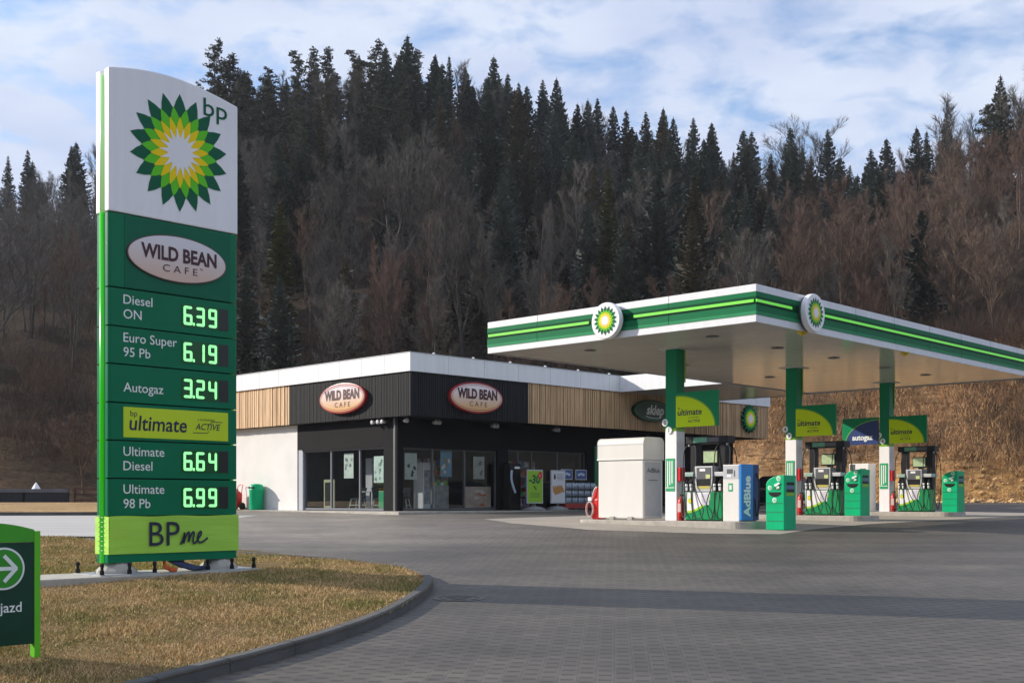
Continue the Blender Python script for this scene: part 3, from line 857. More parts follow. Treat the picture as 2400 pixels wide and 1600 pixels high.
# ------------------------------------------------------------------ price pylon
def build_pylon():
    ZB = 0.66
    t = thing('price_pylon', 'tall green and white price pylon with sunflower emblem and lit fuel prices', 'sign', (-5.78, 17.0, 0), A_SIGN)
    Wd, T = 2.16, 0.38
    z = lambda e: e + EYE                        # eye-relative height to world
    seams = [z(4.147), z(3.07), z(2.514), z(1.969), z(1.413), z(0.868), z(0.318), z(-0.229), z(-0.777), z(-0.90)]
    g = 0.010
    def shell(mbx, z0, z1, top=None, r=0.05):
        """rounded vertical shell, front leaf and back leaf with the lamp groove between them on both ends."""
        for (ya, yb, fr) in ((0.0, 0.13, True), (0.25, T, False)):
            c = []
            n = 4
            if fr:
                for k in range(n + 1):
                    w = math.pi + math.pi / 2 * k / n
                    c.append((r + r * math.cos(w), ya + r + r * math.sin(w)))
                for k in range(n + 1):
                    w = -math.pi / 2 + math.pi / 2 * k / n
                    c.append((Wd - r + r * math.cos(w), ya + r + r * math.sin(w)))
                c += [(Wd, yb), (0, yb)]
            else:
                c = [(0, ya), (Wd, ya)]
                for k in range(n + 1):
                    w = math.pi / 2 * k / n
                    c.append((Wd - r + r * math.cos(w), yb - r + r * math.sin(w)))
                for k in range(n + 1):
                    w = math.pi / 2 + math.pi / 2 * k / n
                    c.append((r + r * math.cos(w), yb - r + r * math.sin(w)))
            if top is None:
                mbx.slab(c, z0, z1)
            else:
                m_ = 28
                xs = [Wd * k / m_ for k in range(m_ + 1)]
                poly = [(0, z0), (Wd, z0)] + [(x, top(x)) for x in reversed(xs)]
                mbx.plate(poly, ya, yb)
        return mbx
    topf = lambda x: z(float(np.interp(x, np.linspace(0, 2.16, 28), [6.2 + 0.155 * math.sin(math.pi * min(1, (q / 2.16) * 0.98 + .02) ** 0.93) - 0.05 * q / 2.16 for q in np.linspace(0, 2.16, 28)])))
    hd = shell(MB(), seams[0] + g, 0, topf).build('header_panel', WHITE, t, bevel=0.018)
    # emblem and letters on the header
    cx, cz, rr = 1.14, z(5.215), 0.885
    emblem(hd, cx, cz, rr, -0.001, EMBLEM, sx=0.93)
    letters(MB(), 'bp', 1.545, z(5.885), 0.27, -0.006, bold=0.004, width=0.42).build('lettering', E_GREEN, hd)
    # cafe panel
    cp = shell(MB(), seams[1] + g, seams[0] - g).build('cafe_panel', GREEN, t)
    MB().box(0.24, 2.02, -0.006, 0.0, seams[1] + 0.02, seams[0] - 0.03).build('inset_field', GREEN_INSET, cp)
    ez = z(3.605)
    MB().plate(ellipse(1.10, ez, 0.835, 0.350), -0.03, -0.004).build('oval_rim', mat('brown_rim', (0.10, 0.04, 0.035), 0.4), cp)
    og = gradient_mat('oval_cream_fade', (0.74, 0.72, 0.75), (0.70, 0.50, 0.40), ez - 0.35, ez + 0.35)
    MB().plate(ellipse(1.10, ez, 0.815, 0.332), -0.036, -0.03).build('oval_face', og, cp)
    mb = MB()
    letters(mb, 'WILD BEAN', 1.12, ez - 0.035, 0.20, -0.040, bold=0.035, width=1.27, align='center')
    mb.build('lettering', MAROON, cp)
    letters(MB(), 'C A F E', 1.13, ez - 0.205, 0.105, -0.040, bold=0.0, width=0.58, align='center').build('small_lettering', MAROON, cp)
    letters(MB(), 'TM', 1.46, ez - 0.115, 0.03, -0.040).build('trademark_lettering', MAROON, cp)
    # fuel panels
    def seg_digits(mbx, s, x0, z0, h, y):
        w, tk, pitch = 0.150, 0.040, 0.214
        SEG = {'0': 'abcdef', '1': 'bc', '2': 'abged', '3': 'abgcd', '4': 'fgbc', '5': 'afgcd', '6': 'afgedc', '7': 'abc', '8': 'abcdefg', '9': 'abcdfg'}
        c = 0.022
        def bar(xa, xb, za, zb):
            poly = [(xa + c, za), (xb - c, za), (xb, za + c), (xb, zb - c), (xb - c, zb), (xa + c, zb), (xa, zb - c), (xa, za + c)]
            mbx.sheet(poly, y)
        k = 0
        for ch in s:
            if ch == '.':
                mbx.sheet([(x0 + k * pitch - 0.058, z0), (x0 + k * pitch - 0.022, z0), (x0 + k * pitch - 0.022, z0 + 0.042), (x0 + k * pitch - 0.058, z0 + 0.042)], y)
                continue
            X = x0 + k * pitch
            hm = h / 2
            for sg in SEG[ch]:
                if sg == 'a': bar(X, X + w, z0 + h - tk, z0 + h)
                if sg == 'd': bar(X, X + w, z0, z0 + tk)
                if sg == 'g': bar(X, X + w, z0 + hm - tk / 2, z0 + hm + tk / 2)
                if sg == 'f': bar(X, X + tk, z0 + hm - tk / 3, z0 + h)
                if sg == 'e': bar(X, X + tk, z0, z0 + hm + tk / 3)
                if sg == 'b': bar(X + w - tk, X + w, z0 + hm - tk / 3, z0 + h)
                if sg == 'c': bar(X + w - tk, X + w, z0, z0 + hm + tk / 3)
            k += 1
    def price(i, lines, val):
        z1, z0 = seams[i], seams[i + 1]
        p = shell(MB(), z0 + g, z1 - g).build('price_panel', GREEN, t)
        mid = (z0 + z1) / 2
        mb = MB()
        if len(lines) == 2:
            letters(mb, lines[0], 0.226, mid + 0.055, 0.135, -0.004, bold=0.004)
            letters(mb, lines[1], 0.226, mid - 0.155, 0.135, -0.004, bold=0.004)
        else:
            letters(mb, lines[0], 0.226, mid - 0.115, 0.135, -0.004, bold=0.004)
        mb.build('lettering', INK_WHITE, p)
        MB().box(1.17, 1.815, -0.006, 0.001, mid - 0.17, mid + 0.165).build('display', LED_BACK, p)
        MB().box(1.82, 1.985, -0.006, 0.001, mid - 0.17, mid + 0.165).build('unlit_display', LED_OFF, p)
        mb = MB()
        seg_digits(mb, val, 1.20, mid - 0.145, 0.285, -0.012)
        mb.build('digits', LED, p)
        return p
    price(1, ['Diesel', 'ON'], '6.39')
    price(2, ['Euro Super', '95 Pb'], '6.19')
    price(3, ['Autogaz'], '3.24')
    pp = shell(MB(), seams[5] + g, seams[4] - g).build('promotion_panel', GREEN, t)
    zc = (seams[4] + seams[5]) / 2
    MB().box(0.226, 1.98, -0.008, 0.0, zc - 0.225, zc + 0.215).build('yellow_field', mat('chartreuse_print', (0.56, 0.74, 0.004), 0.4), pp)
    mb = MB()
    letters(mb, 'ultimate', 0.31, zc - 0.115, 0.215, -0.012, bold=0.012, shear=0.10, width=0.94)
    mb.build('lettering', NAVY, pp)
    mb = MB()
    letters(mb, 'bp', 0.33, zc + 0.085, 0.085, -0.012, width=0.11)
    letters(mb, 'ACTIVE', 1.40, zc - 0.065, 0.095, -0.012, bold=0.01, shear=0.25, width=0.42)
    letters(mb, 'z technologią', 1.44, zc + 0.075, 0.035, -0.012, shear=0.2, width=0.29)
    ribbon(mb, [(1.36, zc - 0.115), (1.60, zc - 0.115), (1.64, zc - 0.085)], 0.010, -0.012)
    ribbon(mb, [(1.66, zc + 0.03), (1.70, zc + 0.062), (1.88, zc + 0.062)], 0.010, -0.012)
    mb.build('small_lettering', NAVY, pp)
    price(5, ['Ultimate', 'Diesel'], '6.64')
    price(6, ['Ultimate', '98 Pb'], '6.99')
    # stretched lime banner
    bn = MB()
    nx = 26
    z1, z0 = seams[7], seams[8]
    pts = []
    for j in range(7):
        zz = z0 + (z1 - z0) * j / 6
        for i in range(nx + 1):
            x = Wd * i / nx
            pts.append((x, -0.016 - 0.006 * math.sin(4.5 * x + 3 * zz) * math.sin(9 * zz + x) , zz + 0.006 * math.sin(7 * x) * (j == 6)))
    fs = [(j * (nx + 1) + i, j * (nx + 1) + i + 1, (j + 1) * (nx + 1) + i + 1, (j + 1) * (nx + 1) + i) for j in range(6) for i in range(nx)]
    bn.add(pts, fs)
    bn.box(-0.008, 0.0, -0.012, 0.13, z0, z1 - 0.004)
    bn.box(-0.008, 0.0, 0.25, T + 0.008, z0, z1 - 0.004)
    bn.box(Wd, Wd + 0.008, -0.012, 0.13, z0, z1 - 0.004)
    bn.box(0.0, Wd, T, T + 0.008, z0, z1)
    b_o = bn.build('banner', LIME_CLOTH, t, smooth=False)
    mb = MB()
    letters(mb, 'BP', 0.62, z0 + 0.108, 0.36, -0.036, bold=0.0, width=0.50)
    mb.build('lettering', NAVY, b_o)
    # brush-script "me"
    s0 = [(1.135, .16), (1.185, .27), (1.20, .34), (1.19, .25), (1.185, .18), (1.225, .29), (1.27, .345), (1.28, .30), (1.27, .20), (1.30, .28), (1.345, .345), (1.365, .32),
          (1.345, .24), (1.355, .18), (1.395, .19), (1.44, .25), (1.485, .31), (1.48, .35), (1.45, .33), (1.425, .26), (1.44, .20), (1.48, .185), (1.54, .21), (1.60, .255)]
    mb = MB(); ribbon(mb, [(x, z0 + q - 0.045) for x, q in spline(s0, 6)], 0.030, -0.040)
    mb.build('script_lettering', NAVY, b_o)
    mb = MB()
    for k in range(8):
        zz = z0 + 0.05 + k * 0.068
        mb.tube([(-0.022, 0.125, zz), (-0.03, 0.19, zz + 0.01), (-0.022, 0.255, zz)], 0.006, 5)
    mb.build('lacing', BLACK_PLASTIC, b_o)
    shell(MB(), seams[9], seams[8] - 0.004).build('base_panel', GREEN, t)
    # lamp tubes in the grooves at both ends, and the dark core between the leaves
    MB().box(0.05, Wd - 0.05, 0.13, 0.25, seams[9] + 0.02, z(6.1)).build('core', BLACK_PLASTIC, t)
    for xe in (0.012, Wd - 0.012):
        lt = MB().tube([(xe, 0.19, seams[9]), (xe, 0.19, seams[0])], 0.05, 12).build('lamp_tube', LIME_LAMP, t, smooth=True)
        MB().tube([(xe, 0.19, seams[0] + 0.006), (xe, 0.19, z(6.13))], 0.05, 12).build('pale_tube', LIME_PALE, lt, smooth=True)
    # feet: cast cones on bolted plates
    zs = ISL_Z(-5.0, 17.6) + 0.03
    for xc in (0.22, 1.93):
        ft = MB().lathe([(0.30, zs + 0.012), (0.29, zs + 0.05), (0.17, zs + 0.17), (0.15, seams[9] - 0.005)], (xc, 0.19, 0), 12).build('foot', CONC_LIGHT, t, smooth=False)
        MB().box(xc - 0.46, xc + 0.46, -0.22, 0.60, zs, zs + 0.014).build('base_plate', STEEL, ft)
        for bx, by in ((-0.41, -0.17), (0.41, -0.17), (-0.41, 0.55), (0.41, 0.55), (0.0, -0.19)):
            MB().lathe([(0.034, zs + 0.014), (0.034, zs + 0.075), (0.022, zs + 0.08), (0.022, zs + 0.12), (0.03, zs + 0.125), (0.03, zs + 0.165), (0.016, zs + 0.18)],
                       (xc + bx, by, 0), 8).build('anchor_bolt', BLACK_PLASTIC, ft)
    return zs
ZS = build_pylon()
sl = MB()
zs = ZS
sl.slab([(-1.35, -0.28), (3.15, -0.34), (3.45, 0.2), (3.0, 0.78), (-0.6, 0.80), (-1.4, 0.4)], zs - 0.35, zs - 0.002)
so = sl.build('footing_slab', CONC_LIGHT, bevel=0.02)
so.location = (-5.78, 17.0, 0); so.rotation_euler = (0, 0, A_SIGN)
tag(so, 'low pale concrete footing slab under the price pylon in the grass', 'slab')
for nm, m_, lab, pts in (('orange_cable', ORANGE, 'orange cable hanging below the middle of the price pylon', [(0.95, 0.12, 0.72), (0.92, 0.05, 0.66), (0.90, -0.02, 0.6), (0.96, -0.06, zs + 0.04), (0.93, -0.1, zs + 0.03), (1.02, -0.12, zs + 0.03)]),
                         ('blue_cable', BLUE_C, 'dark blue cable bundle bent under the price pylon', [(1.02, 0.14, 0.74), (1.12, 0.06, 0.66), (1.25, -0.02, zs + 0.07), (1.36, -0.07, zs + 0.035), (1.50, -0.06, zs + 0.035)])):
    mb = MB()
    for k in range(3 if m_ is ORANGE else 5):
        o_ = 0.035 * (k - 1.5)
        mb.tube(spline([(p[0] + o_ * (1.0 if m_ is BLUE_C else 0.4), p[1] + 0.4 * o_, p[2] + (0.02 if k % 2 else 0)) for p in pts], 5), 0.020 if m_ is ORANGE else 0.026, 6)
    co = mb.build(nm, m_, smooth=True)
    co.location = (-5.78, 17.0, 0); co.rotation_euler = (0, 0, A_SIGN)
    tag(co, lab, 'cable')

# ------------------------------------------------------------------ exit sign at the left edge of the picture
def build_exit_sign():
    Y0 = 10.66
    X0 = (95 - CX) / F_PX * Y0
    bz = ISL_Z(X0, Y0) - 0.02
    t = thing('exit_sign', 'low dark green direction sign with arrow in a lime frame on the lawn', 'sign', (X0, Y0, bz), A_SIGN)
    Wd, Th = 0.98, 0.09          # local x from -Wd to 0
    top = 1.16
    arch = lambda x: top + 0.085 * (1 - ((x + Wd / 2) / (Wd / 2)) ** 2)
    n = 20
    xs = [-Wd + 0.055 + (Wd - 0.11) * k / n for k in range(n + 1)]
    ch = MB().plate([(xs[0], 1.06), (xs[-1], 1.06)] + [(x, arch(x) - 0.01) for x in reversed(xs)], 0.004, Th - 0.004).build('cap_panel', mat('mid_green_cap', (0.05, 0.36, 0.012), 0.4, var=0.1), t)
    MB().plate([(xs[0], 0.10 + 0.05), (xs[-1], 0.15), (xs[-1], 1.056), (xs[0], 1.056)], 0.008, Th - 0.008).build('panel', mat('dark_green_face', (0.0, 0.045, 0.022), 0.3, var=0.15), t)
    for x0 in (-Wd, -0.055):
        MB().box(x0, x0 + 0.055, 0, Th, 0.0, arch(x0 + 0.03) - 0.012).build('post', mat('lime_frame', (0.12, 0.52, 0.015), 0.4, var=0.05), t, bevel=0.004)
    pn = t.children[1]
    cx, cz, r = -0.33, 0.83, 0.187
    MB().sheet(ellipse(cx, cz, r, r), 0.004).build('arrow_disc_rim', INK_WHITE, pn)
    MB().sheet(ellipse(cx, cz, r - 0.018, r - 0.018), 0.001).build('arrow_disc', mat('arrow_green', (0.03, 0.30, 0.015), 0.4), pn)
    mb = MB()
    ribbon(mb, [(cx - 0.115, cz), (cx + 0.095, cz)], 0.034, -0.002)
    ribbon(mb, [(cx + 0.0, cz + 0.115), (cx + 0.112, cz - 0.004)], 0.034, -0.0035)
    ribbon(mb, [(cx + 0.112, cz + 0.004), (cx + 0.0, cz - 0.115)], 0.034, -0.005)
    mb.build('arrow', INK_WHITE, pn)
    letters(MB(), 'Wyjazd', -0.16, 0.445, 0.088, 0.004, bold=0.008, align='left').build('lettering', INK_WHITE, pn)
    lt = pn.children[-1]
    w = max(v.co.x for v in lt.data.vertices) + 0.16
    lt.location.x = -w - 0.01
build_exit_sign()

# ------------------------------------------------------------------ shop building
BC = Vector((-3.78, 44.1, 1.19))
LEN_R, LEN_L = 24.1, 14.2          # right facade along local x, left facade along local y
def bld(x, y, z):
    c, s = math.cos(A_BLD), math.sin(A_BLD)
    return (BC.x + x * c - y * s, BC.y + x * s + y * c, BC.z + z)

def build_shop():
    t = thing('shop_building', 'flat-roofed black and timber clad shop with white parapet and glass corner', 'building', BC, A_BLD)
    ZF, ZP0, ZP1 = 3.57, 5.22, 5.90
    WL, WR = 0.36, 1.2                      # wall planes behind the fascia (left facade x, right facade y)
    D = 12.0
    END = 22.6
    # walls around the openings
    mb = MB()
    mb.box(WL, WL + .25, WR, 2.03, 0, ZF)                       # corner pier, left facade
    mb.box(WL, WL + .25, 2.03, 7.43, 2.46, ZF)                  # lintel
    mb.box(WL, WL + .25, 7.43, 7.77, 2.53, ZF)
    mb.box(WL + .25, 0.65, WR, WR + .25, 0, ZF)                 # corner pier, right facade
    mb.box(0.65, 5.70, WR, WR + .25, 2.44, ZF)
    mb.box(5.70, 6.32, WR, WR + .25, 0, ZF)
    mb.box(6.32, 11.23, WR, WR + .25, 2.52, ZF)
    mb.box(11.23, END, WR, WR + .25, 0, ZF)
    mb.box(END - .25, END, WR + .25, D, 0, ZF)
    mb.box(WL + .25, END - .25, D - .25, D, 0, ZF)
    mb.build('wall', BLACK_RENDER, t)
    WR_M = mat('white_wall_render', (0.70, 0.69, 0.67), 0.8, var=0.06, vscale=1.0, bump=0.1, bscale=60)
    w = MB().box(WL - 0.004, WL + .25, 7.77, LEN_L, -0.02, ZF - 0.002).build('wall', WR_M, t)
    w['label'] = 'white rendered wall'
    MB().box(WL + 0.03, WL + .2, 7.43, 7.765, 0, 2.53).build('door_jamb', mat('grey_metal_jamb', (0.42, 0.44, 0.47), 0.4), t)
    MB().box(WL - 0.02, WL + 0.05, 1.30, 1.42, 0, ZF).build('downpipe', DARK_GREY, t)
    # soffit and roof deck
    MB().box(0.06, LEN_R - .06, 0.06, LEN_L - 0.06, ZF, ZF + 0.08).build('soffit', BLACK_RENDER, t)
    MB().box(0.2, LEN_R - .2, 0.2, LEN_L - .2, 5.55, 5.7).build('roof', mat('roof_membrane', (0.2, 0.2, 0.2), 0.9), t)
    # fascia: backing plus real vertical slats
    mb = MB()
    mb.box(0.05, LEN_R - 0.05, 0.05, 0.12, ZF + 0.02, ZP0)
    mb.box(0.05, 0.12, 0.12, LEN_L - 0.05, ZF + 0.02, ZP0)
    mb.box(LEN_R - 0.12, LEN_R - 0.05, 0.12, LEN_L - 0.05, ZF + 0.02, ZP0)
    mb.build('fascia_backing', BLACK_PLASTIC, t)
    rs = random.Random(4)
    dark, wood = MB(), MB()
    dark.box(-0.004, 0.055, -0.004, 0.055, ZF, ZP0 - 0.01)
    p = 0.06
    while p < 6.30:
        w_ = 0.062
        dark.box(p, p + w_, rs.uniform(0.0, 0.012), 0.05, ZF + rs.uniform(0, .006), ZP0 - 0.01)
        p += w_ + 0.030
    while p < LEN_R - 0.1:
        w_ = rs.choice([0.045, 0.06, 0.085])
        wood.box(p, p + w_, rs.choice([0.0, 0.012, 0.022]), 0.05, ZF + rs.uniform(0, .006), ZP0 - 0.01)
        p += w_ + rs.choice([0.028, 0.04, 0.055])
    dark.build('charcoal_fascia', DARK_SLAT, t)
    wood.build('timber_fascia', WOOD, t)
    dark, wood = MB(), MB()
    p = 0.06
    while p < 7.80:
        w_ = 0.062
        dark.box(rs.uniform(0.0, 0.012), 0.05, p, p + w_, ZF + rs.uniform(0, .006), ZP0 - 0.01)
        p += w_ + 0.030
    while p < LEN_L - 0.1:
        w_ = rs.choice([0.06, 0.085, 0.11])
        wood.box(rs.choice([0.0, 0.012, 0.022]), 0.05, p, p + w_, ZF + rs.uniform(0, .006), ZP0 - 0.01)
        p += w_ + rs.choice([0.028, 0.04, 0.055])
    dark.build('charcoal_fascia', DARK_SLAT, t)
    wood.build('timber_fascia', WOOD, t)
    wood = MB()
    p = 0.1
    while p < LEN_L - 0.1:
        wood.box(LEN_R - 0.05, LEN_R - rs.choice([0.0, 0.012, 0.022]), p, p + 0.07, ZF, ZP0 - 0.01)
        p += 0.11
    wood.build('timber_fascia', WOOD, t)
    # parapet of metal panels with open joints
    mb = MB()
    o = -0.06
    def run(L_, fn, st):
        k = 0.0
        while k < L_ - 0.01:
            e = min(k + st, L_)
            fn(k + (0.008 if k > 0 else 0), e - (0.008 if e < L_ else 0))
            k = e
    run(LEN_R + .06, lambda a, b: mb.box(a + o, b + o, o, 0.02, ZP0, ZP1), 1.9)
    run(LEN_L, lambda a, b: mb.box(o, 0.02, a + 0.02, b + 0.02, ZP0, ZP1), 1.42)
    run(LEN_L, lambda a, b: mb.box(LEN_R - .02, LEN_R + .06, a + 0.02, b + 0.02, ZP0, ZP1), 1.42)
    mb.build('parapet', WHITE_METAL, t)
    mb = MB()
    mb.box(0.02, LEN_R - 0.02, 0.025, 0.10, ZP0 + 0.03, ZP1 - 0.01)
    mb.box(0.025, 0.10, 0.10, LEN_L, ZP0 + 0.03, ZP1 - 0.01)
    mb.box(o - 0.01, LEN_R + .07, o - 0.012, 0.16, ZP1, ZP1 + 0.035)
    mb.box(o - 0.012, 0.16, 0.16, LEN_L, ZP1, ZP1 + 0.035)
    mb.box(LEN_R - 0.1, LEN_R + .07, 0.16, LEN_L, ZP1, ZP1 + 0.035)
    cp = mb.build('coping', mat('grey_coping', (0.42, 0.44, 0.46), 0.4), t)
    for k in range(11):
        MB().lathe([(0.05, 0), (0.05, 0.06), (0.02, 0.075)], (1.2 + k * 2.05, 0.05, ZP1 + 0.035), 8).build('fixing_cap', WHITE, cp)
    # low link roof that reaches over the entrance towards the forecourt
    mb = MB()
    mb.box(12.0, 12.05, -6.55, o - 0.015, ZP0 - 0.02, ZP1)
    mb.box(19.0, 19.05, -6.55, o - 0.015, ZP0 - 0.02, ZP1)
    mb.box(12.05, 19.0, -6.55, -6.50, ZP0 - 0.02, ZP1)
    lk = mb.build('link_roof', WHITE_METAL, t)
    MB().box(12.05, 19.0, -6.50, o - 0.015, ZP0, ZP0 + 0.08).build('soffit_panel', mat('glossy_soffit', (0.55, 0.55, 0.53), 0.22, var=0.05, vscale=0.5, stretch=(6, 0.3, 1)), lk)
    # windows
    def window(kind, a, b, mull, z0, z1):
        f = MB()
        fw, fd = 0.05, 0.09
        def bx(p0, p1, q0, q1):
            if kind == 'L':
                f.box(WL + 0.10, WL + 0.10 + fd, p0, p1, q0, q1)
            else:
                f.box(p0, p1, WR + 0.10, WR + 0.10 + fd, q0, q1)
        bx(a, a + fw, z0, z1); bx(b - fw, b, z0, z1)
        bx(a + fw, b - fw, z1 - fw, z1); bx(a + fw, b - fw, z0, z0 + 0.08)
        for m_ in mull:
            bx(m_ - 0.035, m_ + 0.035, z0 + 0.08, z1 - fw)
        wd = f.build('window', mat('grey_window_frame', (0.16, 0.17, 0.20), 0.4) if kind == 'L' else DARK_GREY, t)
        ed = [a + fw] + [q for m_ in mull for q in (m_ - 0.035, m_ + 0.035)] + [b - fw]
        for i in range(0, len(ed), 2):
            g_ = MB()
            if kind == 'L':
                g_.box(WL + 0.138, WL + 0.146, ed[i], ed[i + 1], z0 + 0.08, z1 - fw)
            else:
                g_.box(ed[i], ed[i + 1], WR + 0.138, WR + 0.146, z0 + 0.08, z1 - fw)
            g_.build('pane', GLASS, wd)
    window('L', 2.03, 7.43, [3.66, 5.55], 0.02, 2.46)
    window('R', 0.65, 5.70, [2.24, 3.95], 0.02, 2.44)
    window('R', 6.32, 11.23, [7.0, 7.83, 9.43], 0.02, 2.52)
    MB().box(11.75, 12.15, WR - 0.05, WR - 0.004, 0.05, 2.85).build('door_leaf', mat('green_door', (0.0, 0.16, 0.06), 0.4), t)
    # interior: floor, ceiling, partitions
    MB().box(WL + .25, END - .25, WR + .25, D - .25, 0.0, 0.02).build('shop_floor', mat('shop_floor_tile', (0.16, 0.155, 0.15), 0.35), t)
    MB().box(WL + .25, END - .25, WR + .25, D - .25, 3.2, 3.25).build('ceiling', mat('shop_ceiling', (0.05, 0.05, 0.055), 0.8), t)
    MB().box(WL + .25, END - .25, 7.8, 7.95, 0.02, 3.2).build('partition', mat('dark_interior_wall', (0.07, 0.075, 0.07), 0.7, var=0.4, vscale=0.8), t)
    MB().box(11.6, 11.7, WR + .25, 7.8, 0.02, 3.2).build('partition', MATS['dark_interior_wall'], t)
    return t
SHOP = build_shop()

# walkway around the shop
wk = MB().slab([(-0.85, -0.35), (LEN_R + 0.3, -0.35), (LEN_R + 0.3, 1.3), (0.5, 1.3), (0.5, LEN_L + 2), (-0.55, LEN_L + 2)], -0.55, -0.006)
wko = structure(wk.build('walkway', CONC_LIGHT, bevel=0.015))
wko.location = BC; wko.rotation_euler = (0, 0, A_BLD)

def on_shop(o, x, y, z, rz=0.0):
    o.location = bld(x, y, z); o.rotation_euler = (0, 0, A_BLD + rz)
    return o

# oval cafe signs, one on each fascia
def oval_sign(label, x, y, z, rz, a, b):
    t = on_shop(thing('oval_sign', label, 'sign', group='oval signs on the charcoal fascia'), x, y, z, rz)
    n = 56
    rim = MB()
    rim.plate(ellipse(0, 0, a, b, n), -0.16, -0.02)
    rim.build('rim', mat('dark_red_rim', (0.30, 0.010, 0.014), 0.35), t, bevel=0.02)
    MB().plate(ellipse(0, 0, a - 0.075, b - 0.075, n), -0.175, -0.16).build('face', MATS.get('orange_cream_fade') or gradient_mat('orange_cream_fade', (0.80, 0.72, 0.74), (0.68, 0.40, 0.18), -0.55, 0.5), t)
    mb = MB()
    ring_o, ring_i = ellipse(0, 0, a - 0.115, b - 0.115, n), ellipse(0, 0, a - 0.135, b - 0.135, n)
    mb.add([(p[0], -0.180, p[1]) for p in ring_o + ring_i], [(i, (i + 1) % n, n + (i + 1) % n, n + i) for i in range(n)])
    mb.build('inner_line', MATS['dark_red_rim'], t)
    letters(MB(), 'WILD BEAN', 0.02, -0.035, 0.36, -0.183, bold=0.05, width=a * 1.50, align='center').build('lettering', MAROON, t)
    letters(MB(), 'C A F E', 0.06, -0.34, 0.19, -0.183, width=a * 0.66, align='center').build('small_lettering', MAROON, t)
    return t
oval_sign('oval cafe sign with red rim on the sunlit charcoal fascia nearer the pylon', 0.0, 4.0, 4.43, R(-90), 1.50, 0.60)
oval_sign('oval cafe sign with red rim on the shaded charcoal fascia facing the forecourt', 3.25, 0.0, 4.41, 0.0, 1.42, 0.61)

t = on_shop(thing('oval_shop_sign', 'dark green oval sign with white slanted lettering on the timber fascia', 'sign'), 14.25, 0.0, 4.47)
MB().plate(ellipse(0, 0, 1.38, 0.50), -0.20, -0.02).build('body', mat('dark_green_sign', (0.003, 0.045, 0.018), 0.3), t, bevel=0.03)
ring_o, ring_i = ellipse(0, 0, 1.28, 0.41), ellipse(0, 0, 1.25, 0.385)
MB().add([(p[0], -0.206, p[1]) for p in ring_o + ring_i], [(i, (i + 1) % 48, 48 + (i + 1) % 48, 48 + i) for i in range(48)]).build('outline', mat('mid_green_line', (0.02, 0.2, 0.06), 0.4), t)
mb = MB()
letters(mb, 'sklep', -0.50, -0.15, 0.42, -0.208, bold=0.032, shear=0.22, width=1.25)
ribbon(mb, spline([(-0.55, -0.25), (-0.2, -0.31), (0.4, -0.31), (0.62, -0.22)], 6), 0.03, -0.208)
mb.build('lettering', INK_WHITE, t)

t = on_shop(thing('emblem_sign', 'sunflower emblem sign at the far end of the timber fascia', 'sign'), 22.15, 0.0, 4.50)
MB().plate(star(0, 0, 0.70, 0.54, False), -0.16, -0.02).build('body', E_GREEN, t)
emblem(t, 0, 0, 0.66, -0.163, (E_GREEN, E_LIME, E_YELLOW, E_WHITE))
letters(MB(), 'bp', 0.55, 0.47, 0.22, -0.10, bold=0.01).build('lettering', E_GREEN, t)

# spotlights under the fascia
def spotlight(label, x, y, rz, heads=(-0.10, 0.10)):
    t = on_shop(thing('spotlight', label, 'lamp', group='spotlights under the fascia'), x, y, 3.57, rz)
    MB().box(-0.10, 0.10, -0.03, 0.03, -0.03, 0.0).build('bracket', DARK_GREY, t)
    for hxx in heads:
        MB().lathe([(0.045, 0.16), (0.07, 0.06), (0.09, -0.05), (0.05, -0.06)], (hxx, -0.02, -0.14), 10, 'y').build('lamp_head', GREY_PLASTIC, t, smooth=True)
        MB().tube([(hxx, 0, -0.02), (hxx, 0.02, -0.12)], 0.014, 6).build('stem', DARK_GREY, t)
for lab, x, y, rz, hd in (('small white spotlight under the glass corner of the shop', 0.42, 0.75, 0.0, (0.0,)),
                          ('twin spotlight under the shaded fascia above the first shop window pane', 2.05, 0.8, 0.0, (-0.12, 0.06)),
                          ('twin spotlight under the shaded fascia above the pier between the windows', 5.2, 0.8, 0.0, (-0.12, 0.06)),
                          ('twin spotlight under the timber fascia above the bottle rack', 8.87, 0.8, 0.0, (-0.12, 0.06)),
                          ('cluster of three white spotlights under the sunlit charcoal fascia', 0.18, 2.1, R(-90), (-0.34, 0.0, 0.26))):
    spotlight(lab, x, y, rz, hd)

# window posters: printed sheets hung behind the panes
def poster(label, x, y, z, w, h, rz, base, blobs, seed):
    t = on_shop(thing('window_poster', label, 'poster', group='posters hung in the shop windows'), x, y, z, rz)
    MB().box(-w / 2, w / 2, 0.0, 0.008, 0, h).build('sheet', mat('poster_' + '_'.join(str(int(c * 99)) for c in base), base, 0.5, var=0.25, vscale=2.5), t)
    rr = random.Random(seed)
    for i, c in enumerate(blobs):
        mb = MB()
        for k in range(4):
            cx, cz = rr.uniform(-w * .33, w * .33), rr.uniform(h * .12, h * .85)
            mb.sheet([(cx + rr.uniform(.5, 1) * w * .15 * math.cos(a), cz + rr.uniform(.5, 1) * h * .10 * math.sin(a)) for a in np.linspace(0, 5.6, 9)], -0.002 - 0.001 * i - 0.0002 * k)
        mb.build('picture', mat('poster_ink_' + '_'.join(str(int(q * 99)) for q in c), c, 0.5), t)
PALE = (0.62, 0.70, 0.60)
poster('pale green poster in the middle pane of the sunlit cafe window', 0.60, 4.55, 1.30, 0.62, 1.0, R(-90), PALE, [(0.25, 0.38, 0.28), (0.16, 0.2, 0.22)], 1)
poster('pale green poster with dark leaf shapes in the pane beside the black corner pier', 0.60, 2.62, 1.10, 0.62, 1.04, R(-90), (0.58, 0.72, 0.62), [(0.12, 0.22, 0.17), (0.3, 0.36, 0.3)], 2)
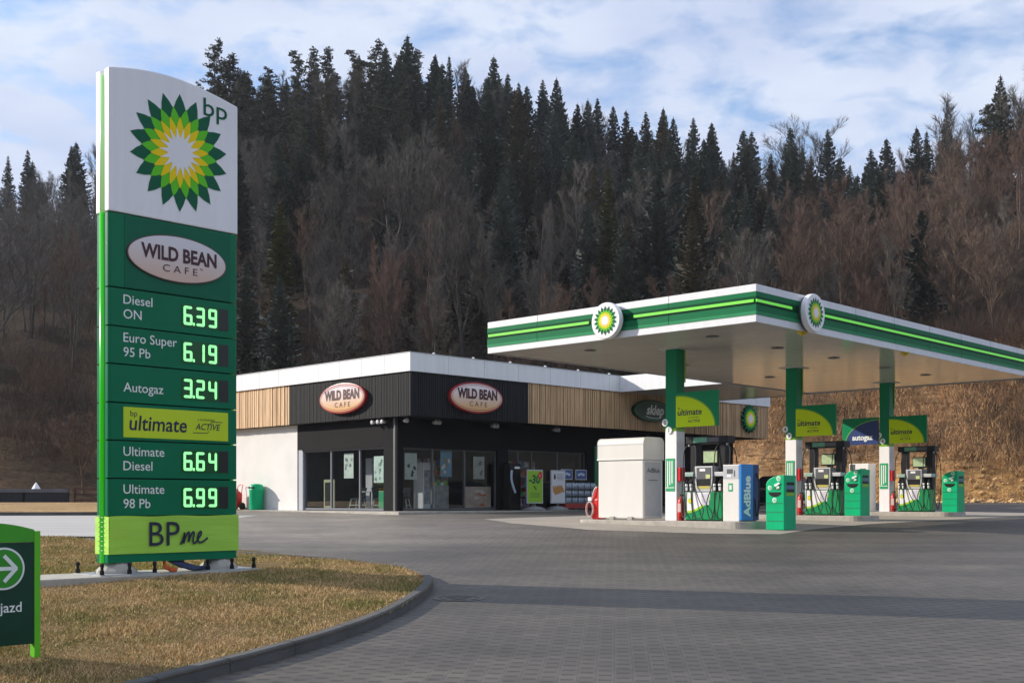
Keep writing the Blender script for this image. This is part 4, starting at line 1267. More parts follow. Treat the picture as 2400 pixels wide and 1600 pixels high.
poster('pale poster with dark figure in the first pane of the shaded window', 1.22, 1.42, 1.22, 0.62, 1.02, 0, (0.42, 0.47, 0.40), [(0.03, 0.03, 0.03)], 3)
poster('blue and brown cake poster in the middle pane of the shaded window', 3.05, 1.42, 1.35, 0.60, 1.05, 0, (0.12, 0.26, 0.36), [(0.30, 0.18, 0.07), (0.62, 0.55, 0.42)], 4)
poster('grey landscape poster in the third pane of the shaded window', 4.85, 1.42, 1.28, 0.62, 0.92, 0, (0.36, 0.38, 0.34), [(0.15, 0.17, 0.12)], 5)
poster('wide red and cream promotion sheet low in the third pane', 4.82, 1.44, 0.12, 1.45, 0.85, 0, (0.42, 0.32, 0.25), [(0.45, 0.14, 0.06), (0.55, 0.46, 0.38)], 6)

# chairs, table and menu frame behind the glass of the cafe
LEGM = mat('pale_green_tube_steel', (0.55, 0.62, 0.52), 0.4)
def cafe_chair(label, x, y, rz):
    t = on_shop(thing('cafe_chair', label, 'chair', group='cafe chairs behind the glass'), x, y, 0.02, rz)
    MB().box(-0.23, 0.23, -0.22, 0.22, 0.43, 0.47).build('seat', DARK_GREY, t, bevel=0.01)
    MB().add([(-0.22, 0.20, 0.52), (0.22, 0.20, 0.52), (0.22, 0.30, 0.90), (-0.22, 0.30, 0.90), (-0.22, 0.22, 0.52), (0.22, 0.22, 0.52), (0.22, 0.32, 0.90), (-0.22, 0.32, 0.90)],
             [(0, 1, 2, 3), (7, 6, 5, 4), (0, 4, 5, 1), (2, 6, 7, 3), (1, 5, 6, 2), (0, 3, 7, 4)]).build('backrest', DARK_GREY, t)
    for sx in (-1, 1):
        for sy in (-1, 1):
            MB().tube([(sx * 0.19, sy * 0.18, 0.43), (sx * 0.27, sy * 0.25, 0.0)], 0.022, 6).build('leg', LEGM, t)
        MB().tube([(sx * 0.235, -0.22, 0.2), (sx * 0.235, 0.22, 0.2)], 0.016, 6).build('stretcher', LEGM, t)
cafe_chair('dark cafe chair with pale legs behind the middle pane of the sunlit window', 1.05, 4.55, R(-160))
cafe_chair('dark cafe chair with pale legs beside the round table, near the corner pane', 1.05, 3.05, R(20))
cafe_chair('cafe chair with pale legs in the first pane of the shaded window', 1.5, 2.25, R(-60))
def cafe_table(label, x, y):
    t = on_shop(thing('cafe_table', label, 'table', group='cafe tables behind the glass'), x, y, 0.02)
    MB().lathe([(0.36, 0.72), (0.37, 0.735), (0.36, 0.75)], (0, 0, 0), 24).build('table_top', mat('pale_table_top', (0.62, 0.60, 0.54), 0.4), t)
    MB().lathe([(0.22, 0.0), (0.21, 0.02), (0.03, 0.04), (0.03, 0.72)], (0, 0, 0), 14).build('pedestal', DARK_GREY, t)
cafe_table('round cafe table with a pale top between the two chairs of the sunlit window', 1.1, 3.78)
cafe_table('round cafe table with a pale top behind the first pane of the shaded window', 1.35, 1.95 + 0.6)
t = on_shop(thing('menu_stand', 'olive framed empty menu board stand behind the first cafe pane', 'stand'), 0.75, 6.05, 0.02, R(-90))
mb = MB(); mb.box(-0.36, -0.29, -0.02, 0.02, 0, 1.25).box(0.29, 0.36, -0.02, 0.02, 0, 1.25).box(-0.29, 0.29, -0.02, 0.02, 1.13, 1.25).box(-0.29, 0.29, -0.02, 0.02, 0.08, 0.16)
mb.build('frame', mat('olive_frame', (0.36, 0.37, 0.20), 0.5), t)
MB().box(-0.29, 0.29, -0.01, 0.01, 0.16, 1.13).build('board', LED_OFF, t)
t = on_shop(thing('shop_shelf', 'green and white stocked shelf behind the first pane of the shaded window', 'shelf'), 1.1, 2.4, 0.02)
MB().box(-0.45, 0.3, -0.2, 0.3, 0, 0.75).build('cabinet', mat('shelf_green', (0.0, 0.28, 0.10), 0.4), t, bevel=0.01)
for k in range(6):
    MB().lathe([(0.06, 0), (0.06, 0.18), (0.03, 0.24), (0.03, 0.28)], (-0.38 + k * 0.12, -0.05, 0.75), 8).build('bottle', (WHITE, LEGM, EMERALD)[k % 3], t, smooth=True)
t = on_shop(thing('fridge', 'tall white drinks fridge behind the middle pane of the shaded window', 'fridge'), 2.65, 2.0, 0.02)
MB().box(-0.30, 0.30, 0, 0.55, 0, 1.9).build('body', mat('fridge_white', (0.62, 0.63, 0.64), 0.3), t, bevel=0.03)
MB().box(-0.25, 0.25, -0.012, 0.0, 0.25, 1.6).build('door', mat('fridge_door', (0.30, 0.32, 0.33), 0.2, var=0.5, vscale=6), t)
t = on_shop(thing('counter_display', 'green and yellow counter display inside the middle shop pane', 'display'), 3.5, 2.2, 0.02)
MB().box(-0.4, 0.4, 0, 0.5, 0, 1.0).build('counter', mat('counter_front', (0.35, 0.36, 0.33), 0.5, var=0.4, vscale=4), t, bevel=0.01)
for k in range(4):
    MB().box(-0.36 + k * 0.19, -0.22 + k * 0.19, 0.05, 0.25, 1.0, 1.12 + 0.05 * (k % 2)).build('packet', (YELLOW, EMERALD, WHITE, LIME)[k], t)
GOODS = [mat('goods_' + n_, c_, 0.5) for n_, c_ in (('red', (0.5, 0.03, 0.02)), ('yellow', (0.7, 0.5, 0.05)), ('green', (0.05, 0.4, 0.1)), ('blue', (0.05, 0.15, 0.5)), ('white', (0.75, 0.75, 0.72)), ('orange', (0.7, 0.25, 0.03)))]
rg = random.Random(9)
for lab, gx, gy in (('tall stocked goods shelf inside the shop, left of the third pane', 4.15, 3.4), ('tall stocked goods shelf deep inside the shop, behind the white fridge', 2.3, 4.2), ('stocked goods shelf inside the shop behind the pavement posters', 8.6, 2.6)):
    t = on_shop(thing('goods_shelf', lab, 'shelf', group='stocked goods shelves inside the shop'), gx, gy, 0.02)
    mb = MB()
    for k in range(5):
        mb.box(-0.75, 0.75, 0, 0.4, 0.15 + k * 0.42, 0.18 + k * 0.42)
    mb.box(-0.78, -0.75, 0, 0.42, 0, 2.1).box(0.75, 0.78, 0, 0.42, 0, 2.1).box(-0.75, 0.75, 0.4, 0.42, 0, 2.1)
    mb.build('frame', GREY_PLASTIC, t)
    rows_ = [MB() for _ in GOODS]
    for k in range(5):
        xq = -0.73
        while xq < 0.62:
            w_ = rg.uniform(0.07, 0.15); h_ = rg.uniform(0.15, 0.32)
            rows_[rg.randrange(len(GOODS))].box(xq, xq + w_ - 0.01, 0.03, 0.3, 0.182 + k * 0.42, 0.182 + k * 0.42 + h_)
            xq += w_
    for m_, g2 in zip(rows_, GOODS):
        if m_.v: m_.build('goods', g2, t)
t = on_shop(thing('shopping_basket', 'stack of red shopping baskets inside the third shop pane', 'basket'), 5.05, 1.75, 0.02)
MB().lathe([(0.20, 0), (0.24, 0.5), (0.25, 0.52), (0.21, 0.5)], (0, 0, 0), 10).build('stack', RED, t)
MB().tube(spline([(-0.2, 0, 0.5), (-0.14, 0, 0.75), (0.14, 0, 0.75), (0.2, 0, 0.5)], 6), 0.012, 6).build('handle', RED, t)

# dark vending column with a pale printed stripe in front of the pier
t = on_shop(thing('vending_column', 'tall black vending column with pale curved stripe between the shop windows', 'machine'), 6.2, 0.85, 0.0)
MB().box(-0.32, 0.32, -0.20, 0.20, 0, 1.95).build('body', BLACK_PLASTIC, t, bevel=0.03)
mb = MB(); ribbon(mb, spline([(-0.22, 1.65), (-0.24, 1.3), (-0.12, 0.95), (0.0, 0.72)], 6), 0.12, -0.206)
mb.build('stripe', mat('pale_blue_stripe', (0.45, 0.52, 0.66), 0.4), t)
MB().box(-0.05, 0.22, -0.22, -0.20, 1.72, 1.80).build('lamp_strip', WHITE, t)

# two pavement posters on weighted feet
def stand(label, x, w, face, n):
    t = on_shop(thing('pavement_poster', label, 'poster stand', group='poster stands on the shop walkway'), x, 0.12, 0.0)
    MB().lathe([(0.50, 0.0), (0.47, 0.06), (0.30, 0.14), (0.10, 0.17)], (0, 0.06, 0), 18).build('foot', mat('grey_foot', (0.22, 0.22, 0.24), 0.5), t, smooth=True)
    MB().box(-w / 2, w / 2, 0.0, 0.06, 0.28, 1.68).build('frame', STEEL, t, bevel=0.01)
    MB().box(-0.05, 0.05, 0.01, 0.05, 0.14, 0.285).build('stem', DARK_GREY, t)
    f = MB().box(-w / 2 + 0.045, w / 2 - 0.045, -0.006, 0.0, 0.33, 1.63).build('sheet', face, t)
    return f
f = stand('lime green pavement poster with a big discount number beside the dark column', 6.82, 0.95, mat('lime_poster', (0.26, 0.52, 0.02), 0.5), 0)
letters(MB(), '-30', -0.38, 1.12, 0.33, -0.009, bold=0.04, shear=0.12, width=0.66).build('lettering', mat('poster_dark_green', (0.0, 0.10, 0.03), 0.5), f)
MB().sheet(ellipse(0.29, 1.45, 0.12, 0.15), -0.011).build('price_dot', RED, f)
letters(MB(), 'gr', 0.22, 1.42, 0.08, -0.013).build('dot_lettering', WHITE, f)
mb = MB(); mb.sheet([(-0.12, 1.0), (-0.02, 0.88), (0.1, 0.82), (0.02, 0.95), (-0.08, 1.03)], -0.009)
for k in range(4): mb.box(-0.30, 0.30 - 0.05 * (k % 2), -0.009, -0.007, 0.72 - k * 0.06, 0.735 - k * 0.06)
mb.build('small_print', mat('poster_dark_green', (0, 0.1, 0.03)), f)
f = stand('white pavement poster with golden pastries beside the bottle rack', 8.22, 0.90, mat('white_poster', (0.62, 0.64, 0.68), 0.5), 1)
mb = MB()
for k in range(5):
    a = -0.30 + k * 0.12
    mb.sheet([(a - 0.03, 0.78 + 0.03 * k), (a + 0.14, 0.62 + 0.03 * k), (a + 0.2, 0.68 + 0.03 * k), (a + 0.02, 1.02 + 0.01 * k), (a - 0.05, 1.0 + 0.01 * k)], -0.008 - 0.0008 * k)
mb.build('pastry', mat('pastry_gold', (0.50, 0.24, 0.06), 0.6, var=0.6, vscale=14), f)
MB().sheet([(-0.28, 1.30), (-0.20, 1.28), (-0.14, 1.36), (-0.20, 1.56), (-0.28, 1.46)], -0.008).build('flame_mark', mat('brown_mark', (0.12, 0.03, 0.015), 0.5), f)
mb = MB()
for k in range(5): mb.box(-0.08, 0.34 - 0.06 * (k % 2), -0.009, -0.007, 1.50 - k * 0.055, 1.515 - k * 0.055)
mb.build('small_print', DARK_GREY, f)

# rack of shrink-wrapped water packs
t = on_shop(thing('bottle_rack', 'low wheeled rack for bottled water in front of the shop window', 'rack'), 9.75, 0.12, 0.0)
mb = MB()
mb.box(-1.05, 1.05, 0, 0.55, 0.28, 0.31).box(-1.05, 1.05, 0, 0.55, 0.58, 0.61).box(-1.05, 1.05, 0, 0.55, 0.88, 0.91)
for x in (-1.03, 0.0, 1.03): mb.box(x - 0.02, x + 0.02, 0.5, 0.55, 0.0, 1.25)
mb.build('shelf', DARK_GREY, t)
MB().box(-1.05, 1.05, 0.0, 0.55, 0.08, 0.28).build('base', mat('red_rack_base', (0.30, 0.02, 0.015), 0.5), t)
bm_ = MB()
for i in range(3):
    for j in range(2):
        bm_.lathe([(0.052, 0), (0.052, 0.17), (0.022, 0.225), (0.022, 0.25)], (-0.11 + i * 0.11, 0.06 + j * 0.12, 0), 8)
WATER = mat('clear_blue_bottle', (0.42, 0.50, 0.60), 0.2, var=0.35, vscale=25)
first = None
for r_ in range(3):
    for k in range(5):
        if first is None:
            first = bm_.build('water_pack', WATER, smooth=True)
            o = first
        else:
            o = first.copy(); COL.objects.link(o)
        on_shop(o, 9.75 - 0.80 + k * 0.40, 0.15, 0.315 + 0.30 * r_)
        tag(o, 'pack of six clear water bottles on the %s shelf of the walkway rack' % ('lowest', 'middle', 'top')[r_], 'bottle pack', 'water packs on the %s shelf' % ('lowest', 'middle', 'top')[r_])
for lab, x in (('blue square price board above the rack, next to the pastry poster', 9.12), ('blue square price board above the rack, next to the green door', 10.05)):
    t = on_shop(thing('price_board', lab, 'sign', group='blue price boards above the bottle rack'), x, 0.45, 1.30)
    MB().box(-0.36, 0.36, 0.0, 0.03, 0, 0.44).build('frame', GREY_PLASTIC, t)
    s_ = MB().box(-0.33, 0.33, -0.005, 0.0, 0.03, 0.41).build('sheet', mat('dark_blue_print', (0.05, 0.10, 0.26), 0.5, var=0.3, vscale=4), t)
    mb = MB()
    for k in range(3): mb.sheet(ellipse(-0.15 + 0.14 * k, 0.22 + 0.04 * (k % 2), 0.09, 0.06, 10), -0.008 - 0.0006 * k)
    mb.build('picture', mat('pale_print', (0.45, 0.55, 0.68), 0.5), s_)
    MB().box(-0.015, 0.015, 0.0, 0.03, -0.40, 0.0).build('stem', DARK_GREY, t)

# litter bin and red cart by the white wall
t = on_shop(thing('litter_bin', 'green round-topped litter bin by the white rendered wall', 'bin'), 0.02, 10.35, 0.0, R(-90))
MB().lathe([(0.27, 0.0), (0.29, 0.04), (0.31, 0.84), (0.315, 0.86), (0.315, 0.89), (0.30, 0.90), (0.30, 1.03), (0.24, 1.10), (0.1, 1.13)], (0, 0, 0), 24).build('body', EMERALD, t, smooth=True)
MB().box(-0.18, 0.20, -0.305, -0.2, 0.93, 1.0).build('opening', BLACK_PLASTIC, t)
t = on_shop(thing('extinguisher_cart', 'red wheeled fire extinguisher cart by the white wall, behind the pylon', 'cart'), 0.0, 11.85, 0.0, R(-90))
MB().lathe([(0.10, 0.10), (0.21, 0.16), (0.22, 0.68), (0.12, 0.80), (0.05, 0.84), (0.05, 0.92)], (0, 0, 0), 18).build('cylinder', RED, t, smooth=True)
for s in (-1, 1):
    MB().lathe([(0.14, -0.03), (0.16, -0.02), (0.16, 0.02), (0.14, 0.03)], (s * 0.27, 0.08, 0.16), 18, 'x').build('wheel', RUBBER, t)
    MB().tube(spline([(s * 0.2, 0.05, 0.2), (s * 0.2, 0.12, 0.9), (s * 0.14, 0.2, 1.08), (0, 0.22, 1.10)], 5), 0.016, 6).build('handle', RED, t)
MB().tube(spline([(0.05, -0.05, 0.88), (0.28, -0.2, 0.7), (0.26, -0.22, 0.35), (-0.1, -0.24, 0.25), (-0.2, -0.22, 0.6), (0.05, -0.23, 0.72)], 6), 0.02, 6).build('hose', RUBBER, t)

# ------------------------------------------------------------------ forecourt canopy
CO = Vector((5.76, 28.0, 5.82))                     # near lower corner; local x = long side, local y = short side
CLEN, CWID, CH = 18.1, 8.9, 0.89
COLS = [3.13, 9.63, 16.13]
COL_Y = 4.58
def can(x, y, z=0.0):
    return Vector((CO.x + x * Vv.x + y * Uv.x, CO.y + x * Vv.y + y * Uv.y, CO.z + z))
C_PALE = mat('canopy_pale_green', (0.035, 0.255, 0.11), 0.45, spec=0.08, var=0.05)
C_MID = mat('canopy_mid_green', (0.008, 0.16, 0.062), 0.45, spec=0.08, var=0.05)
C_DEEP = mat('canopy_deep_green', (0.0, 0.06, 0.024), 0.45, spec=0.08)
COLG = mat('column_green', (0.0, 0.235, 0.105), 0.35, spec=0.2, var=0.05)
def build_canopy():
    t = thing('forecourt_canopy', 'large flat white forecourt canopy with green striped fascia over the pump islands', 'canopy', CO, A_SIGN)
    SOF, snt, sb = node_mat('glossy_soffit_panels')
    N, K = snt.nodes.new, snt.links.new
    tc = N('ShaderNodeTexCoord'); br = N('ShaderNodeTexBrick')
    br.offset = 0.5
    br.inputs['Scale'].default_value = 1; br.inputs['Brick Width'].default_value = 4.4; br.inputs['Row Height'].default_value = 0.30
    br.inputs['Mortar Size'].default_value = 0.006; br.inputs['Mortar Smooth'].default_value = 0.4
    br.inputs['Color1'].default_value = (0.80, 0.75, 0.68, 1); br.inputs['Color2'].default_value = (0.76, 0.71, 0.645, 1); br.inputs['Mortar'].default_value = (0.33, 0.31, 0.28, 1)
    mp = N('ShaderNodeMapping'); mp.inputs['Rotation'].default_value = (0, 0, R(90))
    K(tc.outputs['Object'], mp.inputs['Vector']); K(mp.outputs[0], br.inputs['Vector']); K(br.outputs['Color'], sb.inputs['Base Color'])
    sb.inputs['Roughness'].default_value = 0.10
    nz_ = N('ShaderNodeTexNoise'); nz_.inputs['Scale'].default_value = 0.9
    mps = N('ShaderNodeMapping'); mps.inputs['Scale'].default_value = (0.3, 4, 1)
    K(tc.outputs['Object'], mps.inputs['Vector']); K(mps.outputs[0], nz_.inputs['Vector'])
    bp_ = N('ShaderNodeBump'); bp_.inputs['Strength'].default_value = 0.12; bp_.inputs['Distance'].default_value = 0.02
    K(nz_.outputs['Fac'], bp_.inputs['Height']); K(bp_.outputs[0], sb.inputs['Normal'])
    MB().box(0.02, CLEN - .02, 0.02, CWID - .02, 0.03, 0.10).build('soffit', SOF, t)
    MB().box(0.1, CLEN - .1, 0.1, CWID - .1, 0.55, 0.65).build('roof', MATS['roof_membrane'], t)
    # fascia: curved bull-nose section swept round the four sides, split in bands
    bands = [(0.0, 0.17, 'white_edge', WHITE_METAL), (0.17, 0.25, 'pale_green_band', C_PALE), (0.25, 0.40, 'green_band', C_MID), (0.40, 0.445, 'deep_green_band', C_DEEP),
             (0.525, 0.60, 'deep_green_band', C_DEEP), (0.60, 0.715, 'green_band', C_MID), (0.715, CH, 'white_edge', WHITE_METAL)]
    def ring(z0, z1, o0, o1, nm, m_, par, thick=0.05, gaps=()):
        mb = MB()
        def q(o, z): return [(-o, -o, z), (CLEN + o, -o, z), (CLEN + o, CWID + o, z), (-o, CWID + o, z)]
        A, B_ = q(o0, z0), q(o1, z1); C_, D_ = q(-thick, z0), q(-thick, z1)
        mb.add(A + B_ + C_ + D_, [f for i in range(4) for j in [(i + 1) % 4] for f in ((i, j, 4 + j, 4 + i), (4 + i, 4 + j, 12 + j, 12 + i), (8 + i, 8 + j, j, i))])
        return mb.build(nm, m_, par)
    bulge = lambda z: 0.0 if (z < 0.172 or z > 0.71) else 0.012
    for z0, z1, nm, m_ in bands:
        o = ring(z0, z1, bulge(z0 + .01), bulge(z1 - .01), nm, m_, t)
        o['label'] = {'white_edge': 'white edge band', 'pale_green_band': 'pale green stripe', 'green_band': 'green stripe', 'deep_green_band': 'deep green stripe'}[nm]
    # light strip in the middle of the band, interrupted at the round signs
    mbk = MB(); mbk.box(-0.004, 0.0, 0, CWID, 0.445, 0.525).box(0, CLEN, -0.004, 0.0, 0.445, 0.525).box(CLEN, CLEN + 0.004, 0, CWID, 0.445, 0.525).box(0, CLEN, CWID, CWID + 0.004, 0.445, 0.525)
    mbk.build('strip_channel', C_DEEP, t)
    LS = mat('lit_strip', (0.16, 0.62, 0.05), 0.35, emit=(0.12, 0.62, 0.03), estr=0.45)
    gapL, gapR = 4.36, 2.35
    for x0, x1, y0, y1, ax in ((-0.035, -0.006, 0.05, gapL - 0.75, 0), (-0.035, -0.006, gapL + 0.75, CWID - .05, 0), (-0.02, gapR - 0.75, -0.035, -0.006, 1), (gapR + 0.75, CLEN, -0.035, -0.006, 1)):
        MB().box(x0, x1, y0, y1, 0.463, 0.528).build('light_strip', LS, t)
        MB().box(x0 + 0.004 * (1 - ax), x1, y0 + 0.004 * ax, y1, 0.449, 0.462).build('shadow_gap', BLACK_PLASTIC, t)
    # panel joints
    mb = MB()
    for k in range(1, 4):
        y = CWID * k / 4 + 0.3
        mb.box(-0.016, -0.012, y - .004, y + .004, 0.17, 0.44).box(-0.016, -0.012, y - .004, y + .004, 0.53, 0.715).box(-0.003, 0, y - .004, y + .004, 0.72, CH)
    for k in range(1, 8):
        x = CLEN * k / 8 + 0.4
        mb.box(x - .004, x + .004, -0.016, -0.012, 0.17, 0.44).box(x - .004, x + .004, -0.016, -0.012, 0.53, 0.715).box(x - .004, x + .004, -0.003, 0, 0.72, CH)
    mb.build('panel_joints', C_DEEP, t)
    for x, y in ((1.6, 2.3), (1.6, 6.4), (4.8, 2.3), (6.4, 6.6), (8.0, 2.3), (11.5, 2.4), (11.5, 6.6), (14.5, 2.4)):
        d = MB().lathe([(0.18, -0.015), (0.17, -0.022), (0.02, -0.022)], (x, y, 0.03), 18).build('downlight', DARK_GREY, t)
    # columns
    for cx in COLS:
        w = can(cx, COL_Y)
        zi = G(w.y) + 0.13 - CO.z
        s = 0.19
        split = 1.6 + 2.02 - CO.z
        c_ = MB().box(cx - s, cx + s, COL_Y - s, COL_Y + s, split, 0.03).build('column', COLG, t, bevel=0.012)
        MB().box(cx - s - .004, cx + s + .004, COL_Y - s - .004, COL_Y + s + .004, zi, split - 0.085).build('white_casing', WHITE, c_, bevel=0.012)
        MB().box(cx - s - .004, cx + s + .004, COL_Y - s - .004, COL_Y + s + .004, split - 0.083, split).build('lime_collar', LIME, c_)
        MB().box(cx + s - 0.05, cx + s + 0.012, COL_Y - s - 0.03, COL_Y - s - 0.004, split + 1.3, 0.0).build('lime_edge', LIME, c_)
        MB().box(cx - 0.35, cx + 0.35, COL_Y - 0.35, COL_Y + 0.35, 0.012, 0.028).build('collar_plate', GREY_PLASTIC, c_)
    return t
CANOPY = build_canopy()

def on_can(o, x, y, z, rz=0.0):
    o.location = can(x, y, z); o.rotation_euler = (0, 0, rz)
    return o
def roundel(label, x, y, rz):
    t = on_can(thing('round_sign', label, 'sign', group='round emblem signs on the canopy'), x, y, 0.445, rz)
    MB().lathe([(0.30, 0.08), (0.455, 0.08), (0.47, 0.065), (0.475, 0.04), (0.475, -0.04), (0.47, -0.065), (0.455, -0.08), (0.28, -0.08)], (0, -0.15, 0), 44, 'y').build('drum', WHITE, t, smooth=False)
    MB().lathe([(0.40, 0.02), (0.43, 0.02), (0.43, -0.03), (0.40, -0.03)], (0, -0.02, 0), 32, 'y').build('mount', DARK_GREY, t)
    emblem(t, 0, 0, 0.385, -0.233, EMBLEM)
    return t
roundel('round emblem sign on the sunlit short side of the canopy', -0.02, 4.36, A_SIGN - R(90))
roundel('round emblem sign on the long shaded side of the canopy beside the corner', 2.35, -0.02, A_SIGN)
for lab, x in (('yellow warning lamp under the canopy edge below the round sign', 2.35), ('yellow warning lamp under the far part of the long canopy edge', 8.1)):
    t = on_can(thing('warning_lamp', lab, 'lamp', group='yellow lamps under the canopy edge'), x, 0.12, 0.03, A_SIGN)
    MB().lathe([(0.13, 0.0), (0.13, -0.04), (0.04, -0.11), (0.01, -0.12)][::-1], (0, 0, 0), 14).build('dome', YELLOW, t, smooth=True)

# ------------------------------------------------------------------ pump islands and everything on them
def isl_origin(k):
    w = can(COLS[k], COL_Y)
    return Vector((w.x, w.y, G(w.y) + 0.13))
ISL = [isl_origin(k) for k in range(3)]
ISL_EXT = [(-3.15, 2.75), (-2.6, 2.75), (-2.6, 2.75)]
def on_isl(o, k, x, y, z=0.0, rz=0.0):
    c, s = math.cos(A_ISL), math.sin(A_ISL)
    b = ISL[k]
    o.location = (b.x + x * c - y * s, b.y + x * s + y * c, b.z + z)
    o.rotation_euler = (0, 0, A_ISL + rz)
    return o
for k in range(3):
    a, b_ = ISL_EXT[k]
    hw = 0.68
    r = 0.45
    poly = []
    for cx, cy, s in ((b_ - r, -hw + r, -90), (b_ - r, hw - r, 0), (a + r, hw - r, 90), (a + r, -hw + r, 180)):
        for q in range(7):
            w = R(s + 15 * q)
            poly.append((cx + r * math.cos(w), cy + r * math.sin(w)))
    io = MB().slab(poly, -0.5, 0.0).build('pump_island', CONC_LIGHT, bevel=0.02)
    on_isl(io, k, 0, 0)
    structure(io)

def build_pump():
    t = thing('fuel_pump', 'x', 'fuel pump', group='fuel pumps on the islands')
    HW, HD = 0.60, 0.24
    sk = MB().box(-HW, HW, -HD, HD, 0.03, 0.80).build('base_cabinet', mat('pump_green', (0.0, 0.26, 0.085), 0.32, var=0.08), t, bevel=0.025)
    MB().box(-HW + .02, HW - .02, -HD + .02, HD - .02, 0.0, 0.03).build('plinth', BLACK_PLASTIC, sk)
    for s, yf in ((1, -HD - 0.003), (-1, HD + 0.003)):
        crv = spline([(-0.575, 0.27), (-0.40, 0.29), (-0.2, 0.35), (0.0, 0.46), (0.14, 0.56), (0.22, 0.66)], 5)
        wp = crv + [(0.22, 0.785), (-0.575, 0.785)]
        MB().sheet([(s * x, z) for x, z in wp], yf).build('white_graphic', WHITE, sk)
        mb = MB(); ribbon(mb, [(s * x, z - 0.03) for x, z in crv], 0.06, yf - s * 0.0015); mb.build('lime_stripe', mat('lime_stripe', (0.38, 0.62, 0.02), 0.4), sk)
    for nm, r_, c_ in (('emblem_ring', 0.065, E_LIME), ('emblem_disc', 0.048, E_YELLOW)):
        MB().sheet(ellipse(-0.43, 0.55, r_, r_ * 1.15, 18), -HD - (0.006 if c_ is E_LIME else 0.0085)).build(nm, c_, sk)
    nt_ = MB().sheet([(-0.06, 0.44), (0.19, 0.44), (0.19, 0.76), (-0.06, 0.76)], -HD - 0.0065).build('notice', mat('notice_paper', (0.60, 0.58, 0.66), 0.5, var=0.2, vscale=18), sk)
    for sx in (-1, 1):
        MB().box(sx * 0.36 - 0.012, sx * 0.36 + 0.012, -HD - 0.012, -HD - 0.001, 0.06, 0.78).build('panel_groove', mat('groove_green', (0, 0.09, 0.03)), sk)
    # centre console
    cs = MB().box(-0.27, 0.31, -HD - 0.02, HD + 0.02, 0.80, 1.50).build('console', GREY_PLASTIC, t, bevel=0.02)
    for s in (-1, 1):
        yf = s * (HD + 0.02)
        def pl(x0, x1, z0, z1, d, nm, m_):
            MB().box(min(x0, x1), max(x0, x1), min(yf, yf + s * d), max(yf, yf + s * d), z0, z1).build(nm, m_, cs)
        pl(-0.20, 0.25, 1.15, 1.46, 0.012, 'control_panel', DARK_GREY)
        pl(-0.20, 0.25, 0.96, 1.145, 0.006, 'recess', BLACK_PLASTIC)
        pl(-0.18, 0.23, 0.885, 0.955, 0.010, 'yellow_label', mat('ochre_label', (0.50, 0.42, 0.08), 0.5))
        pl(-0.10, 0.08, 1.36, 1.43, 0.016, 'keypad', WHITE)
        pl(0.10, 0.24, 1.16, 1.27, 0.016, 'price_label', mat('pale_yellow_label', (0.55, 0.60, 0.25), 0.5))
    # side nozzle bays, tall masts, header
    for sx, nm in ((-1, 'a'), (1, 'b')):
        x0, x1 = (-0.60, -0.275) if sx < 0 else (0.315, 0.66)
        MB().box(x0 + 0.02, x1 - 0.02, -HD + 0.10, HD - 0.10, 0.80, 1.34).build('nozzle_bay', BLACK_PLASTIC, t)
        MB().box(x0, x1, -HD - 0.02, HD + 0.02, 1.22, 1.34).build('bay_cap', mat('grey_green_cap', (0.30, 0.42, 0.38), 0.4) if sx < 0 else GREY_PLASTIC, t, bevel=0.02)
        m0 = (-0.50, -0.31) if sx < 0 else (0.42, 0.64)
        MB().box(m0[0], m0[1], -0.13, 0.13, 1.342, 2.12).build('mast', BLACK_PLASTIC, t, bevel=0.015)
        for q, xx in enumerate((x0 + 0.08, x1 - 0.10)):
            n_ = MB()
            n_.tube([(xx, -HD + 0.06, 1.16), (xx, -HD - 0.01, 1.10), (xx + 0.005, -HD - 0.05, 0.98), (xx + 0.01, -HD - 0.055, 0.86)], 0.026, 8)
            n_.box(xx - 0.03, xx + 0.03, -HD - 0.075, -HD + 0.01, 1.02, 1.07)
            nz_ = n_.build('nozzle', BLACK_PLASTIC, t)
            MB().lathe([(0.036, 0.0), (0.038, 0.05), (0.03, 0.06)], (xx, -HD - 0.05, 0.955), 10).build('splash_guard', INK_WHITE, nz_)
            MB().tube([(xx + 0.01, -HD - 0.058, 0.93), (xx + 0.012, -HD - 0.06, 0.83)], 0.030, 8).build('swivel', INK_WHITE, nz_)
    hb = MB().box(-0.62, 0.74, -0.19, 0.19, 2.12, 2.32).build('header', BLACK_PLASTIC, t, bevel=0.02)
    for s in (-1, 1):
        MB().box(-0.36, 0.08, *(sorted((s * 0.19, s * 0.196))), 2.15, 2.29).build('green_header_label', mat('header_label_green', (0.10, 0.32, 0.20), 0.4, var=0.2, vscale=8), hb)
        MB().box(0.09, 0.46, *(sorted((s * 0.19, s * 0.194))), 2.16, 2.28).build('brand_label', DARK_GREY, hb)
    # display on its bracket
    ds = MB().box(-0.09, 0.41, -0.14, 0.14, 1.56, 1.93).build('display', BLACK_PLASTIC, t, bevel=0.02)
    MB().box(0.08, 0.24, -0.05, 0.05, 1.50, 1.56).build('bracket', BLACK_PLASTIC, ds)
    for s in (-1, 1):
        MB().box(-0.06, 0.38, *(sorted((s * 0.14, s * 0.146))), 1.60, 1.90).build('screen', LCD, ds)
